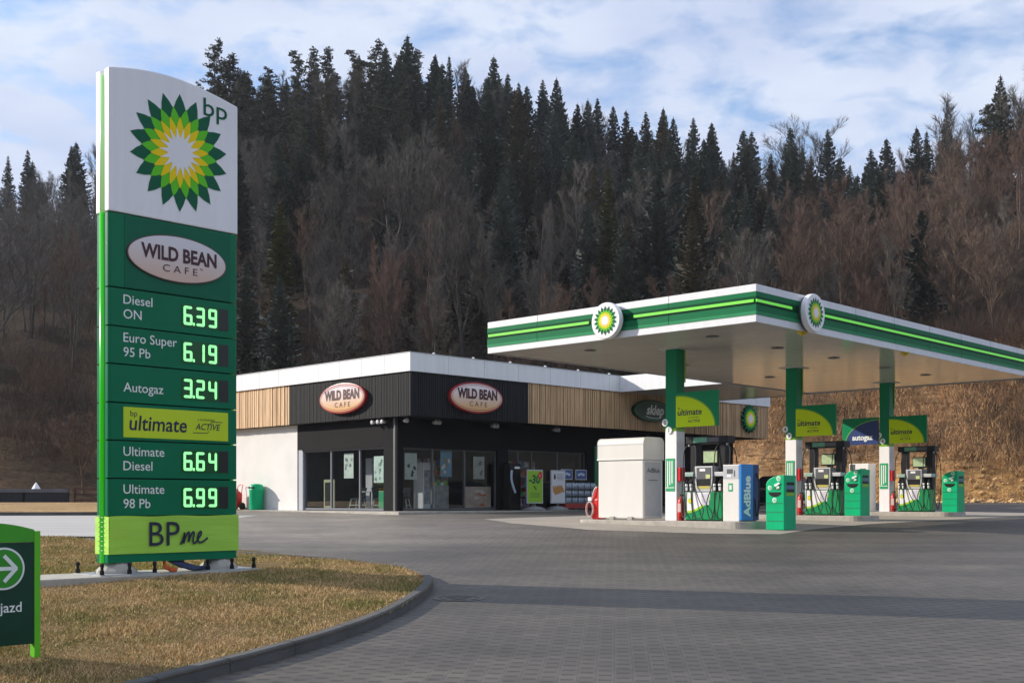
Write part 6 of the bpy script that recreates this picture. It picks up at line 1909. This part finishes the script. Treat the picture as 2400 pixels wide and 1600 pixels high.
def pine_mesh(seed, H, rad):
    """open, irregular crown with clumps of needles on visible limbs."""
    r = np.random.default_rng(seed)
    mb = MB(); tr = [(r.normal(0, .12) * i, r.normal(0, .12) * i, H * i / 6) for i in range(7)]
    tr[0] = (0, 0, 0)
    mb.tube(tr, H * 0.011, 6, 0.04)
    V, F = [], []
    def tri(a, b, c):
        o = len(V); V.extend([a, b, c]); F.append((o, o + 1, o + 2))
    for i in range(46):
        t = 0.22 + 0.78 * (i + r.random()) / 46
        x = t * 6; k = min(int(x), 5); p = np.array(tr[k]) + (np.array(tr[k + 1]) - np.array(tr[k])) * (x - k)
        w = i * 2.4 + r.normal(0, .3)
        L_ = rad * (1 - t) ** 0.6 * r.uniform(.55, 1.15) + 0.35
        d = np.array([math.cos(w), math.sin(w), r.uniform(-.05, .45)])
        e = p + d * L_
        mb.tube([p, p + d * L_ * .5, e], 0.05, 4, 0.015, caps=False)
        for q in range(int(8 + 9 * L_)):
            s = r.uniform(.25, 1.05); c = p + d * L_ * s + r.normal(0, .20, 3)
            for _ in range(5):
                u = r.normal(size=3); u[2] = abs(u[2]) * .8; u /= np.linalg.norm(u)
                v = np.cross(u, r.normal(size=3)); v /= np.linalg.norm(v)
                tri(c - v * .05, c + v * .05, c + u * r.uniform(.22, .48))
                tri(c, c + u * .3 + v * .1, c + u * .34 - v * .1)
    return mb.mesh('trunk'), np.array(V), np.array(F)

PROTO = {}
SPR_B = []
for kind, ps in (('spruce', [(101, 20, 4.1), (102, 22, 4.6), (103, 18, 3.7), (104, 24, 5.2), (105, 16, 3.9), (106, 21, 3.3)]),):
    PROTO[kind] = []
    for sd, H, rad in ps:
        tm, V_, F_ = spruce_mesh(sd, H, rad, droop=0.25 + 0.05 * (sd % 4))
        tm.materials.append(CONBARK)
        PROTO[kind].append((tm, mesh_np('crown', V_, F_, NEEDLE), H))
        if sd in (102, 103, 106):
            SPR_B.append((tm, mesh_np('crown', V_, F_, NEEDLE_B), H))
PROTO['spruce'] += SPR_B          # three of the shapes again with duller, olive needles
PROTO['pine'] = []
for sd, H, rad in ((201, 18, 3.0), (202, 16, 2.6), (203, 20, 3.2)):
    tm, V_, F_ = pine_mesh(sd, H, rad); tm.materials.append(CONBARK)
    PROTO['pine'].append((tm, mesh_np('crown', V_, F_, NEEDLE_P), H))
PROTO['mossy'] = []
for sd, H, rad in ((301, 17, 2.3), (302, 15, 2.0)):
    tm, V_, F_ = spruce_mesh(sd, H, rad, droop=0.5); tm.materials.append(CONBARK)
    PROTO['mossy'].append((tm, mesh_np('crown', V_, F_, NEEDLE_Y), H))
_b = [(401, 15, 1.0, 'fork'), (402, 17, 0.85, 'single'), (403, 14, 1.15, 'fork'), (404, 18, 0.75, 'single'), (405, 16, 1.0, 'single'), (406, 13, 0.9, 'fork')]
_bm = [(bare_tree_mesh(*a), a[1]) for a in _b]
for tone in ('grey', 'brown', 'russet'):
    PROTO[tone] = []
    for (tm, V_, F_), H in _bm:
        t2 = tm.copy(); t2.materials.append(BARKS[tone][0])
        PROTO[tone].append((t2, mesh_np('crown', V_, F_, BARKS[tone][1]), H))

TREE_N = {'spruce': 'spruce_tree', 'pine': 'pine_tree', 'mossy': 'spruce_tree', 'grey': 'bare_tree', 'brown': 'bare_tree', 'russet': 'bare_tree'}
COUNT = {}
def plant(kind, px, y, H, label, group=None, idx=None, r=None, sx=1.0):
    r = r or rng
    ps = PROTO[kind]
    tm, cm, h0 = ps[int(r.integers(len(ps))) if idx is None else idx]
    x, yy, z = hill_at(px, y)
    s = H / h0
    o = thing(TREE_N[kind], label, 'tree', (x, yy, z - 0.15), float(r.uniform(0, 6.28)), group)
    o.scale = (s * sx, s * sx, s)
    for nm, me in (('trunk', tm), ('crown', cm)):
        c = bpy.data.objects.new(nm, me); COL.objects.link(c); c.parent = o
    COUNT[kind] = COUNT.get(kind, 0) + 1
    return o

def top_to(px, ytop, y):
    """height a tree at (px, y) needs to reach picture row ytop (measured on the photo)."""
    return EYE + (HORIZON - ytop) / F_PX * y - float(hill(px, y)) + 0.15

# landmark trees
LM = [
    ('spruce', 955, 82, 176, 3, 'tallest dark spruce, rising alone above the ridge crest', 1.25),
    ('pine', 536, 138, 168, 0, 'open-crowned dark pine just right of the price pylon top', 1.1),
    ('pine', 570, 172, 172, 1, 'smaller dark pine leaning on the one beside the pylon top', 1.0),
    ('pine', 705, 120, 186, 2, 'ragged pine at the left end of the high ridge row', 1.0),
    ('pine', 740, 118, 190, 0, 'ragged double-topped pine of the high ridge row', 1.0),
    ('pine', 772, 122, 184, 1, 'ragged pine third in the high ridge row', 1.0),
    ('pine', 838, 120, 186, 2, 'broad pine between the ridge row and the tallest spruce', 1.1),
    ('spruce', 905, 138, 184, 5, 'slim dark spruce touching the left side of the tallest spruce', 1.0),
    ('spruce', 1053, 130, 182, 5, 'narrow spruce standing right of the tallest spruce', 0.9),
    ('spruce', 1017, 152, 178, 0, 'short dark spruce between the tallest spruce and the narrow one', 1.0),
    ('spruce', 1098, 185, 172, 1, 'dark spruce on the crest above the big fan-shaped bare tree', 1.0),
    ('spruce', 1190, 170, 184, 0, 'pointed spruce pair, left one, right of the middle of the ridge', 1.0),
    ('spruce', 1272, 186, 184, 1, 'straight pointed spruce on the crest with clear sky both sides', 1.0),
    ('spruce', 1235, 200, 188, 4, 'shorter spruce left of the straight pointed one on the crest', 1.0),
    ('spruce', 1310, 228, 190, 2, 'small spruce right of the straight pointed one on the crest', 0.9),
    ('spruce', 1378, 232, 192, 0, 'left spruce of the close pair on the middle crest', 1.0),
    ('spruce', 1400, 230, 194, 2, 'right spruce of the close pair on the middle crest', 1.0),
    ('spruce', 1437, 248, 196, 4, 'small spruce after the close pair on the crest', 0.9),
    ('spruce', 1555, 252, 196, 0, 'slender spruce rising from the low middle of the ridge', 1.0),
    ('spruce', 1625, 275, 200, 1, 'dark spruce right of the slender one on the low ridge', 1.0),
    ('spruce', 1668, 287, 205, 4, 'small dark spruce beside bare twigs on the low ridge', 1.0),
    ('spruce', 1762, 306, 208, 3, 'broad dark spruce above the canopy corner on the ridge', 1.1),
    ('spruce', 1853, 294, 212, 0, 'dark spruce in front of the round bare crown on the ridge', 1.0),
    ('spruce', 1940, 302, 214, 1, 'dark pointed spruce right of the round bare crown', 1.1),
    ('spruce', 2078, 324, 216, 4, 'bluish spruce low in the gap of the ridge', 1.1),
    ('spruce', 2148, 296, 168, 3, 'dark spruce standing clear at the left edge of the brown spur', 1.0),
    ('spruce', 2345, 176, 140, 1, 'tall dark spruce with open branches high on the right spur', 0.95),
    ('pine', 2328, 240, 141, 2, 'dark pine hugging the tall spruce on the right spur', 1.0),
    ('spruce', 1540, 395, 122, 3, 'big dark spruce in the middle of the slope above the canopy', 1.15),
    ('spruce', 1640, 370, 128, 3, 'broadest dark spruce of the cluster above the canopy', 1.25),
    ('spruce', 1600, 520, 108, 1, 'dark spruce at the front of the cluster above the canopy', 1.2),
    ('spruce', 1705, 500, 112, 0, 'dark spruce at the right front of the cluster above the canopy', 1.2),
    ('spruce', 1510, 540, 104, 4, 'dark low spruce left of the canopy corner', 1.2),
    ('spruce', 1760, 560, 116, 1, 'dark spruce at the right end of the cluster, above the canopy corner', 1.1),
    ('mossy', 1425, 385, 112, 0, 'narrow yellow-green mossy spruce above the round canopy sign', 0.9),
    ('mossy', 655, 470, 105, 1, 'dull yellow-green spruce near the pylon, above the shop roof', 1.3),
    ('spruce', 1100, 300, 130, 5, 'dark slim spruce behind the middle bare trees', 1.0),
    ('spruce', 580, 400, 140, 1, 'dark spruce against the right edge of the pylon', 1.0),
    ('spruce', 2160, 490, 100, 4, 'small dark spruce among the brown trees right of the canopy corner', 1.1),
    ('grey', 930, 345, 122, 2, 'big fan-shaped grey bare tree in the middle of the slope', 1.5),
    ('grey', 1085, 428, 98, 0, 'tall forked grey bare tree above the shop corner', 1.15),
    ('grey', 1270, 425, 96, 3, 'slim grey bare tree with a pale straight trunk above the canopy edge', 0.8),
    ('grey', 1340, 340, 118, 1, 'grey bare tree left of the mossy spruce', 1.0),
    ('grey', 1510, 390, 126, 0, 'grey bare crown among the spruces above the canopy', 1.0),
    ('grey', 780, 640, 90, 5, 'low grey bare tree above the shop parapet', 1.0),
    ('russet', 1000, 480, 108, 4, 'reddish bare tree left of the tall forked one', 0.9),
    ('russet', 920, 560, 100, 5, 'small reddish bare tree above the shop roof corner', 0.9),
    ('brown', 1865, 535, 92, 2, 'rounded brown bare tree at the left of the brown grove', 1.1),
    ('brown', 1990, 485, 95, 0, 'tallest rounded brown bare tree of the grove above the long canopy side', 1.1),
    ('brown', 2240, 470, 96, 4, 'brown bare tree in the middle of the right spur', 1.0),
    ('brown', 2330, 500, 92, 1, 'reddish brown bare tree with a thin trunk on the right spur', 1.0),
    ('grey', 1895, 285, 224, 2, 'round bare crown showing against the sky on the ridge', 1.3),
    ('grey', 2240, 240, 156, 0, 'spidery bare tree against the sky left of the tall spruce', 1.3),
    ('grey', 2395, 165, 138, 2, 'bare tree top against the sky at the right edge', 1.3),
    ('grey', 215, 325, 190, 3, 'bare tree whose top shows against the sky left of the pylon', 1.2),
    ('brown', 195, 955, 70, 5, 'low olive-brown bush on the bare slope left of the pylon', 1.6),
]
for kind, px, ytop, y, idx, lab, sx in LM:
    H = top_to(px, ytop, y)
    if kind in ('grey', 'brown', 'russet'):
        H *= 0.90
    plant(kind, px, y, max(3.0, H), lab, {'spruce': 'spruces on the wooded hill', 'mossy': 'spruces on the wooded hill', 'pine': 'pines on the ridge'}.get(kind, 'bare trees on the wooded hill'), idx, sx=sx)

# the rest of the wood, row by row up the hill
def zone_label(kind, px, s):
    con = kind in ('spruce', 'pine', 'mossy')
    if px < 520:
        where = 'on the hill left of the price pylon'
    elif px < 1120:
        where = 'on the wooded slope behind the shop'
    elif px < 1800:
        where = 'on the wooded slope behind the canopy'
    else:
        where = 'on the brown spur at the right'
    lvl = 'low' if s < 0.3 else ('half way up' if s < 0.72 else 'high')
    col = {'spruce': 'dark spruce', 'pine': 'dark pine', 'mossy': 'yellow-green spruce', 'grey': 'leafless grey tree', 'brown': 'leafless brown tree', 'russet': 'leafless reddish tree'}[kind]
    return '%s %s %s' % (col, lvl, where), '%s trees %s %s' % (col.split(' ', 1)[1] if not con else col, lvl, where)
tr = np.random.default_rng(77)
LMP = [(q[1], q[3]) for q in LM]
def crowded(px, y, dp, dy):
    return any(abs(px - a) / F_PX * y < dp and abs(y - b) < dy for a, b in LMP)
def fill():
    ys = []
    y = 74.0
    while y < 262:
        ys.append(y); y *= 1.0 + (0.072 if y < 120 else 0.058)
    for y0 in ys:
        step = 4.3 / y0 * F_PX
        px = -200 + tr.uniform(0, step)
        while px < 2470:
            p = px + tr.normal(0, step * .22); yy = y0 * (1 + tr.normal(0, .014))
            px += step
            toe, rid = float(hx(p, TOE)), float(hx(p, RID))
            if yy < toe + float(hx(p, BWD)) * 0.75 or yy > rid * 1.03:
                continue
            s = (yy - toe) / (rid - toe)
            if crowded(p, yy, 1.3, 4):
                continue
            # left slope: bare ground low down
            if p < 520 and s < 0.30 and tr.random() < 0.75:
                continue
            if 230 < p < 500 and tr.random() < 0.45:       # behind the pylon
                continue
            if p < 500:
                pc = (0.85 if s > 0.85 else 0.0) if p < 330 else (0.6 if s > 0.6 else 0.1)
            elif p < 1120:
                pc = 0.30 if s < 0.45 else (0.58 if s < 0.66 else 0.85)
            elif p < 1420:
                pc = 0.36 if s < 0.35 else (0.66 if s < 0.7 else 0.90)
            elif p < 1830:
                pc = 0.82 if s > 0.18 else 0.3
            elif p < 2080:
                pc = 0.0 if s < 0.45 else 0.72
            else:
                pc = 0.0 if s < 0.75 else 0.08
            if tr.random() < pc:
                kind = 'pine' if (500 < p < 1000 and s > 0.6 and tr.random() < .35) else 'spruce'
                H = tr.uniform(10, 19.5) if s > 0.5 else tr.uniform(8, 16)
                if p < 500: H = tr.uniform(12, 19)
            else:
                q = tr.random()
                if p > 1800: kind = 'brown' if q < .62 else ('russet' if q < .85 else 'grey')
                elif s < 0.25: kind = 'brown' if q < .30 else ('russet' if q < .45 else 'grey')
                else: kind = 'grey' if q < .90 else 'brown'
                H = tr.uniform(8, 13.5) if s > 0.2 else tr.uniform(6, 10)
            if s > 0.93: H *= 0.85
            lab, grp = zone_label(kind, p, s)
            plant(kind, p, yy, H, lab, grp, r=tr, sx=float(tr.uniform(.9, 1.2)))
fill()
# closed crowns along the crest, so that the tips rise out of one mass
for sr, hgt in ((0.86, 12.0), (0.93, 12.5), (1.0, 11.5)):
    px = 250.0
    while px < 2480:
        rid = float(hx(px, RID)); toe = float(hx(px, TOE)); yy = toe + sr * (rid - toe)
        p = px + tr.normal(0, 6)
        px += 3.4 / yy * F_PX
        con = tr.random() < (0.72 if p < 1850 else 0.30)
        kind = ('pine' if tr.random() < (.30 if p < 1000 else .06) else 'spruce') if con else ('grey' if p < 1800 or tr.random() < .4 else 'brown')
        if COUNT['spruce'] > 285 and kind == 'spruce':
            kind = 'grey'
        lab, grp = zone_label(kind, p, 0.9)
        plant(kind, p, yy, hgt * float(tr.uniform(.75, 1.12)) * (0.85 if p > 1900 else 1.0), lab, grp, r=tr, sx=float(tr.uniform(1.1, 1.5)))
print('TREES', COUNT)

# thickets of undergrowth over the whole slope: one mass of thin stems
def brush(name, n, pxr, ycond, hr, seed, material, stems=16, w=0.03):
    r = np.random.default_rng(seed)
    P = []
    px = r.uniform(*pxr, n)
    toe, rid = hx(px, TOE), hx(px, RID)
    s = ycond(r, n, px)
    y = toe + s * (rid - toe)
    z = hill(px, y); x = (px - CX) / F_PX * y
    base = np.stack([x, y, z - 0.1], 1)
    base = np.repeat(base, stems, 0)
    m = len(base)
    base[:, :2] += r.normal(0, .45, (m, 2))
    h = np.repeat(r.uniform(*hr, n), stems) * r.uniform(.5, 1.1, m)
    d = r.normal(0, .36, (m, 3)); d[:, 2] = 1
    tip = base + d * h[:, None]
    sd = np.cross(d, r.normal(size=(m, 3))); sd /= np.linalg.norm(sd, axis=1)[:, None]
    V = np.stack([base - sd * w / 2, base + sd * w / 2, tip], 1).reshape(-1, 3)
    F = np.arange(m * 3).reshape(-1, 3)
    # side twigs
    k = 2
    fr = r.uniform(.3, .9, (m, k, 1)); b2 = base[:, None, :] + (tip - base)[:, None, :] * fr
    d2 = d[:, None, :] + r.normal(0, .6, (m, k, 3)); t2 = b2 + d2 * (h[:, None, None] * .32)
    s2 = np.cross(d2, r.normal(size=(m, k, 3))); s2 /= np.linalg.norm(s2, axis=2)[:, :, None]
    V2 = np.stack([b2 - s2 * w * .35, b2 + s2 * w * .35, t2], 2).reshape(-1, 3)
    F2 = np.arange(len(V2)).reshape(-1, 3) + len(V)
    me = mesh_np(name, np.concatenate([V, V2]), np.concatenate([F, F2]), material)
    o = bpy.data.objects.new(name, me); COL.objects.link(o)
    return o
BR1 = mat('grey_brush', (0.058, 0.048, 0.041), 0.9, var=0.5, vscale=0.15, spec=0.1)
BR2 = mat('brown_brush', (0.120, 0.072, 0.048), 0.9, var=0.5, vscale=0.2, spec=0.1)
BR3 = mat('dry_bank_grass', (0.58, 0.36, 0.18), 0.9, var=0.4, vscale=0.5, spec=0.1)
tag(brush('undergrowth', 2600, (-100, 2500), lambda r, n, px: r.uniform(0.06, 1.0, n) ** 1.25, (1.2, 3.6), 21, BR1), 'grey leafless undergrowth covering the wooded slope', 'undergrowth', kind='stuff')
tag(brush('thicket', 1500, (0, 2500), lambda r, n, px: r.uniform(0.03, 0.30, n), (0.8, 2.8), 22, BR2), 'reddish brown thicket along the foot of the wooded slope', 'thicket', kind='stuff')
tag(brush('bank_brush', 420, (1750, 2500), lambda r, n, px: r.uniform(0.07, 0.16, n), (0.7, 1.9), 24, mat('dark_bank_brush', (0.10, 0.055, 0.035), 0.9, var=0.5, vscale=0.3, spec=0.1), stems=22), 'dark brown brush along the upper edge of the cut bank', 'brush', kind='stuff')
def rubble(n, seed):
    r = np.random.default_rng(seed)
    V, F = [], []
    base = [(0, 0, 1), (.9, 0, .2), (.3, .85, .1), (-.75, .5, .25), (-.7, -.55, .1), (.35, -.8, .3), (0, 0, -.6)]
    bf = [(0, 1, 2), (0, 2, 3), (0, 3, 4), (0, 4, 5), (0, 5, 1), (6, 2, 1), (6, 3, 2), (6, 4, 3), (6, 5, 4), (6, 1, 5)]
    for _ in range(n):
        px = r.uniform(1640, 2520)
        y = float(hx(px, TOE)) - 1.2 + abs(r.normal(0, 2.6))
        x_, y_, z_ = hill_at(px, max(y, float(hx(px, TOE)))); x_ = (px - CX) / F_PX * y
        z_ = max(z_, G(y) - 0.02) if y < float(hx(px, TOE)) else z_
        sc = r.uniform(.04, .13) * (1 if r.random() < .85 else 2.4)
        o = len(V)
        for b in base:
            q = np.array(b) * sc * r.uniform(.7, 1.3, 3)
            V.append((x_ + q[0], y + q[1], z_ + q[2] * .8 + sc * .2))
        F += [(a + o, b + o, c + o) for a, b, c in bf]
    me = mesh_np('rubble', V, F, mat('bank_stone', (0.52, 0.33, 0.15), 0.9, var=0.5, vscale=1.2))
    o = bpy.data.objects.new('rubble', me); COL.objects.link(o)
    return o
tag(rubble(1500, 41), 'crumbled tan stones and clods lying along the foot of the cut bank', 'rubble', kind='stuff')
tag(brush('low_bank_tufts', 1500, (1640, 2500), lambda r, n, px: r.uniform(0.0, 0.035, n), (0.10, 0.35), 25, BR3, stems=12, w=0.03), 'short dry tufts on the bare foot of the bank', 'dry grass', kind='stuff')
tag(brush('bank_grass', 4600, (1560, 2500), lambda r, n, px: r.uniform(0.030, 0.14, n), (0.25, 0.8), 23, BR3, stems=14, w=0.035), 'dry tan grass covering the cut bank behind the pumps', 'dry grass', kind='stuff')

# ------------------------------------------------------------------ dry grass on the island
def grass(name, material, n, area, hr, seed, inside, zf, wd=0.006, lean=0.8, patch=None):
    r = np.random.default_rng(seed)
    x = r.uniform(area[0], area[1], n); y = area[2] + (area[3] - area[2]) * r.random(n) ** 1.15
    ok = inside(x, y)
    x, y = x[ok], y[ok]
    z = np.array([zf(a, b) for a, b in zip(x, y)])
    m = len(x)
    base = np.stack([x, y, z - 0.012], 1)
    h = r.uniform(*hr, m) * (1 + 0.35 * np.sin(x * 3.1 + 1.3) * np.sin(y * 2.7))
    d = r.normal(0, lean, (m, 3)); d[:, 2] = 1.0
    d /= np.linalg.norm(d, axis=1)[:, None]
    tip = base + d * h[:, None]
    sd = np.cross(d, r.normal(size=(m, 3))); sd /= np.linalg.norm(sd, axis=1)[:, None]
    w_ = wd * (0.7 + 0.5 * np.clip((y - 8) / 10, 0, 1.6))[:, None]
    V = np.stack([base - sd * w_, base + sd * w_, tip], 1).reshape(-1, 3)
    me = mesh_np(name, V, np.arange(m * 3).reshape(-1, 3), material)
    at = me.color_attributes.new('blade', 'FLOAT_COLOR', 'POINT')
    v = r.random(m)
    g = 0.56 + 0.30 * np.sin(x * 1.9 + 2 * np.sin(y * .8)) * np.sin(y * 1.5 + 1.2 * np.sin(x * 1.1)) + 0.26 * np.sin(x * 4.7 + 1.7 * np.sin(y * 2.3)) * np.sin(y * 3.9 + x) + 0.16 * np.sin(x * 11 + 2 * np.sin(y * 7)) * np.sin(y * 9.5)
    g = np.clip(g * 0.75 + r.normal(0, .22, m), 0, 1)
    c = np.stack([v, g, np.zeros(m), np.ones(m)], 1).astype(np.float32)
    at.data.foreach_set('color', np.repeat(c, 3, 0).ravel())
    o = bpy.data.objects.new(name, me); COL.objects.link(o)
    return o
def grass_material():
    m, nt, b = node_mat('dry_grass_blades')
    N, K = nt.nodes.new, nt.links.new
    ca = N('ShaderNodeVertexColor'); ca.layer_name = 'blade'; sp = N('ShaderNodeSeparateColor'); K(ca.outputs['Color'], sp.inputs[0])
    a = N('ShaderNodeValToRGB')
    a.color_ramp.elements[0].color = (0.30, 0.18, 0.08, 1); a.color_ramp.elements[1].color = (0.78, 0.58, 0.32, 1)
    e = a.color_ramp.elements.new(0.5); e.color = (0.55, 0.37, 0.17, 1)
    g = N('ShaderNodeValToRGB')
    g.color_ramp.elements[0].color = (0.075, 0.090, 0.018, 1); g.color_ramp.elements[1].color = (0.36, 0.33, 0.10, 1)
    K(sp.outputs[0], a.inputs['Fac']); K(sp.outputs[0], g.inputs['Fac'])
    th = N('ShaderNodeMapRange'); th.inputs['From Min'].default_value = 0.36; th.inputs['From Max'].default_value = 0.70
    K(sp.outputs[1], th.inputs['Value'])
    mx = N('ShaderNodeMix'); mx.data_type = 'RGBA'
    K(th.outputs[0], mx.inputs['Factor']); K(a.outputs['Color'], mx.inputs['A']); K(g.outputs['Color'], mx.inputs['B'])
    K(mx.outputs['Result'], b.inputs['Base Color'])
    b.inputs['Roughness'].default_value = 0.8; b.inputs['Specular IOR Level'].default_value = 0.2
    return m
GB = grass_material()
_px = np.array([p[0] for p in island_poly]); _py = np.array([p[1] for p in island_poly])
def in_island(x, y):
    c = np.zeros(len(x), bool)
    n = len(_px); j = n - 1
    for i in range(n):
        hit = ((_py[i] > y) != (_py[j] > y)) & (x < (_px[j] - _px[i]) * (y - _py[i]) / (_py[j] - _py[i] + 1e-12) + _px[i])
        c ^= hit; j = i
    d = np.min(np.hypot(_kl[None, ::2, 0] - x[:, None], _kl[None, ::2, 1] - y[:, None]), axis=1) if len(x) < 4000 else np.concatenate(
        [np.min(np.hypot(_kl[None, :, 0] - x[k:k + 4000, None], _kl[None, :, 1] - y[k:k + 4000, None]), axis=1) for k in range(0, len(x), 4000)])
    # clear of the footing slab
    lx = (x + 5.78) * math.cos(A_SIGN) + (y - 17.0) * math.sin(A_SIGN); ly = -(x + 5.78) * math.sin(A_SIGN) + (y - 17.0) * math.cos(A_SIGN)
    slab = (lx > -1.38) & (lx < 3.3) & (ly > -0.26) & (ly < 0.74)
    vis = np.abs(x) < y * 0.445 + 0.6
    return c & (d > 0.125) & ~slab & vis
_gx = np.arange(-14, 0.01, 0.25); _gy = np.arange(8.5, 27.6, 0.25)
_gz = np.array([[ISL_Z(a, b) for b in _gy] for a in _gx])
def isl_fast(a, b):
    i = min(max(int((a + 14) / .25), 0), len(_gx) - 2); j = min(max(int((b - 8.5) / .25), 0), len(_gy) - 2)
    u, v = (a + 14) / .25 - i, (b - 8.5) / .25 - j
    return (_gz[i, j] * (1 - u) + _gz[i + 1, j] * u) * (1 - v) + (_gz[i, j + 1] * (1 - u) + _gz[i + 1, j + 1] * u) * v
tag(grass('lawn_grass', GB, 520000, (-12.2, -1.0, 9.0, 26.6), (0.025, 0.07), 31, in_island, isl_fast), 'short dry winter grass with greener patches on the kerbed island', 'grass', kind='stuff')

# ------------------------------------------------------------------ thin winter haze in the valley
hz_m = bpy.data.materials.new('winter_haze'); hz_m.use_nodes = True
hnt = hz_m.node_tree
for n_ in list(hnt.nodes):
    if n_.type != 'OUTPUT_MATERIAL':
        hnt.nodes.remove(n_)
pv = hnt.nodes.new('ShaderNodeVolumePrincipled')
pv.inputs['Color'].default_value = (0.86, 0.90, 0.98, 1)
pv.inputs['Density'].default_value = HAZE_DENSITY
pv.inputs['Anisotropy'].default_value = 0.0
hnt.links.new(pv.outputs[0], [n_ for n_ in hnt.nodes if n_.type == 'OUTPUT_MATERIAL'][0].inputs['Volume'])
hz = MB().box(-900, 900, -400, 800, -60, 130).build('haze', hz_m)
tag(hz, 'thin pale winter haze filling the valley', 'haze', kind='stuff')
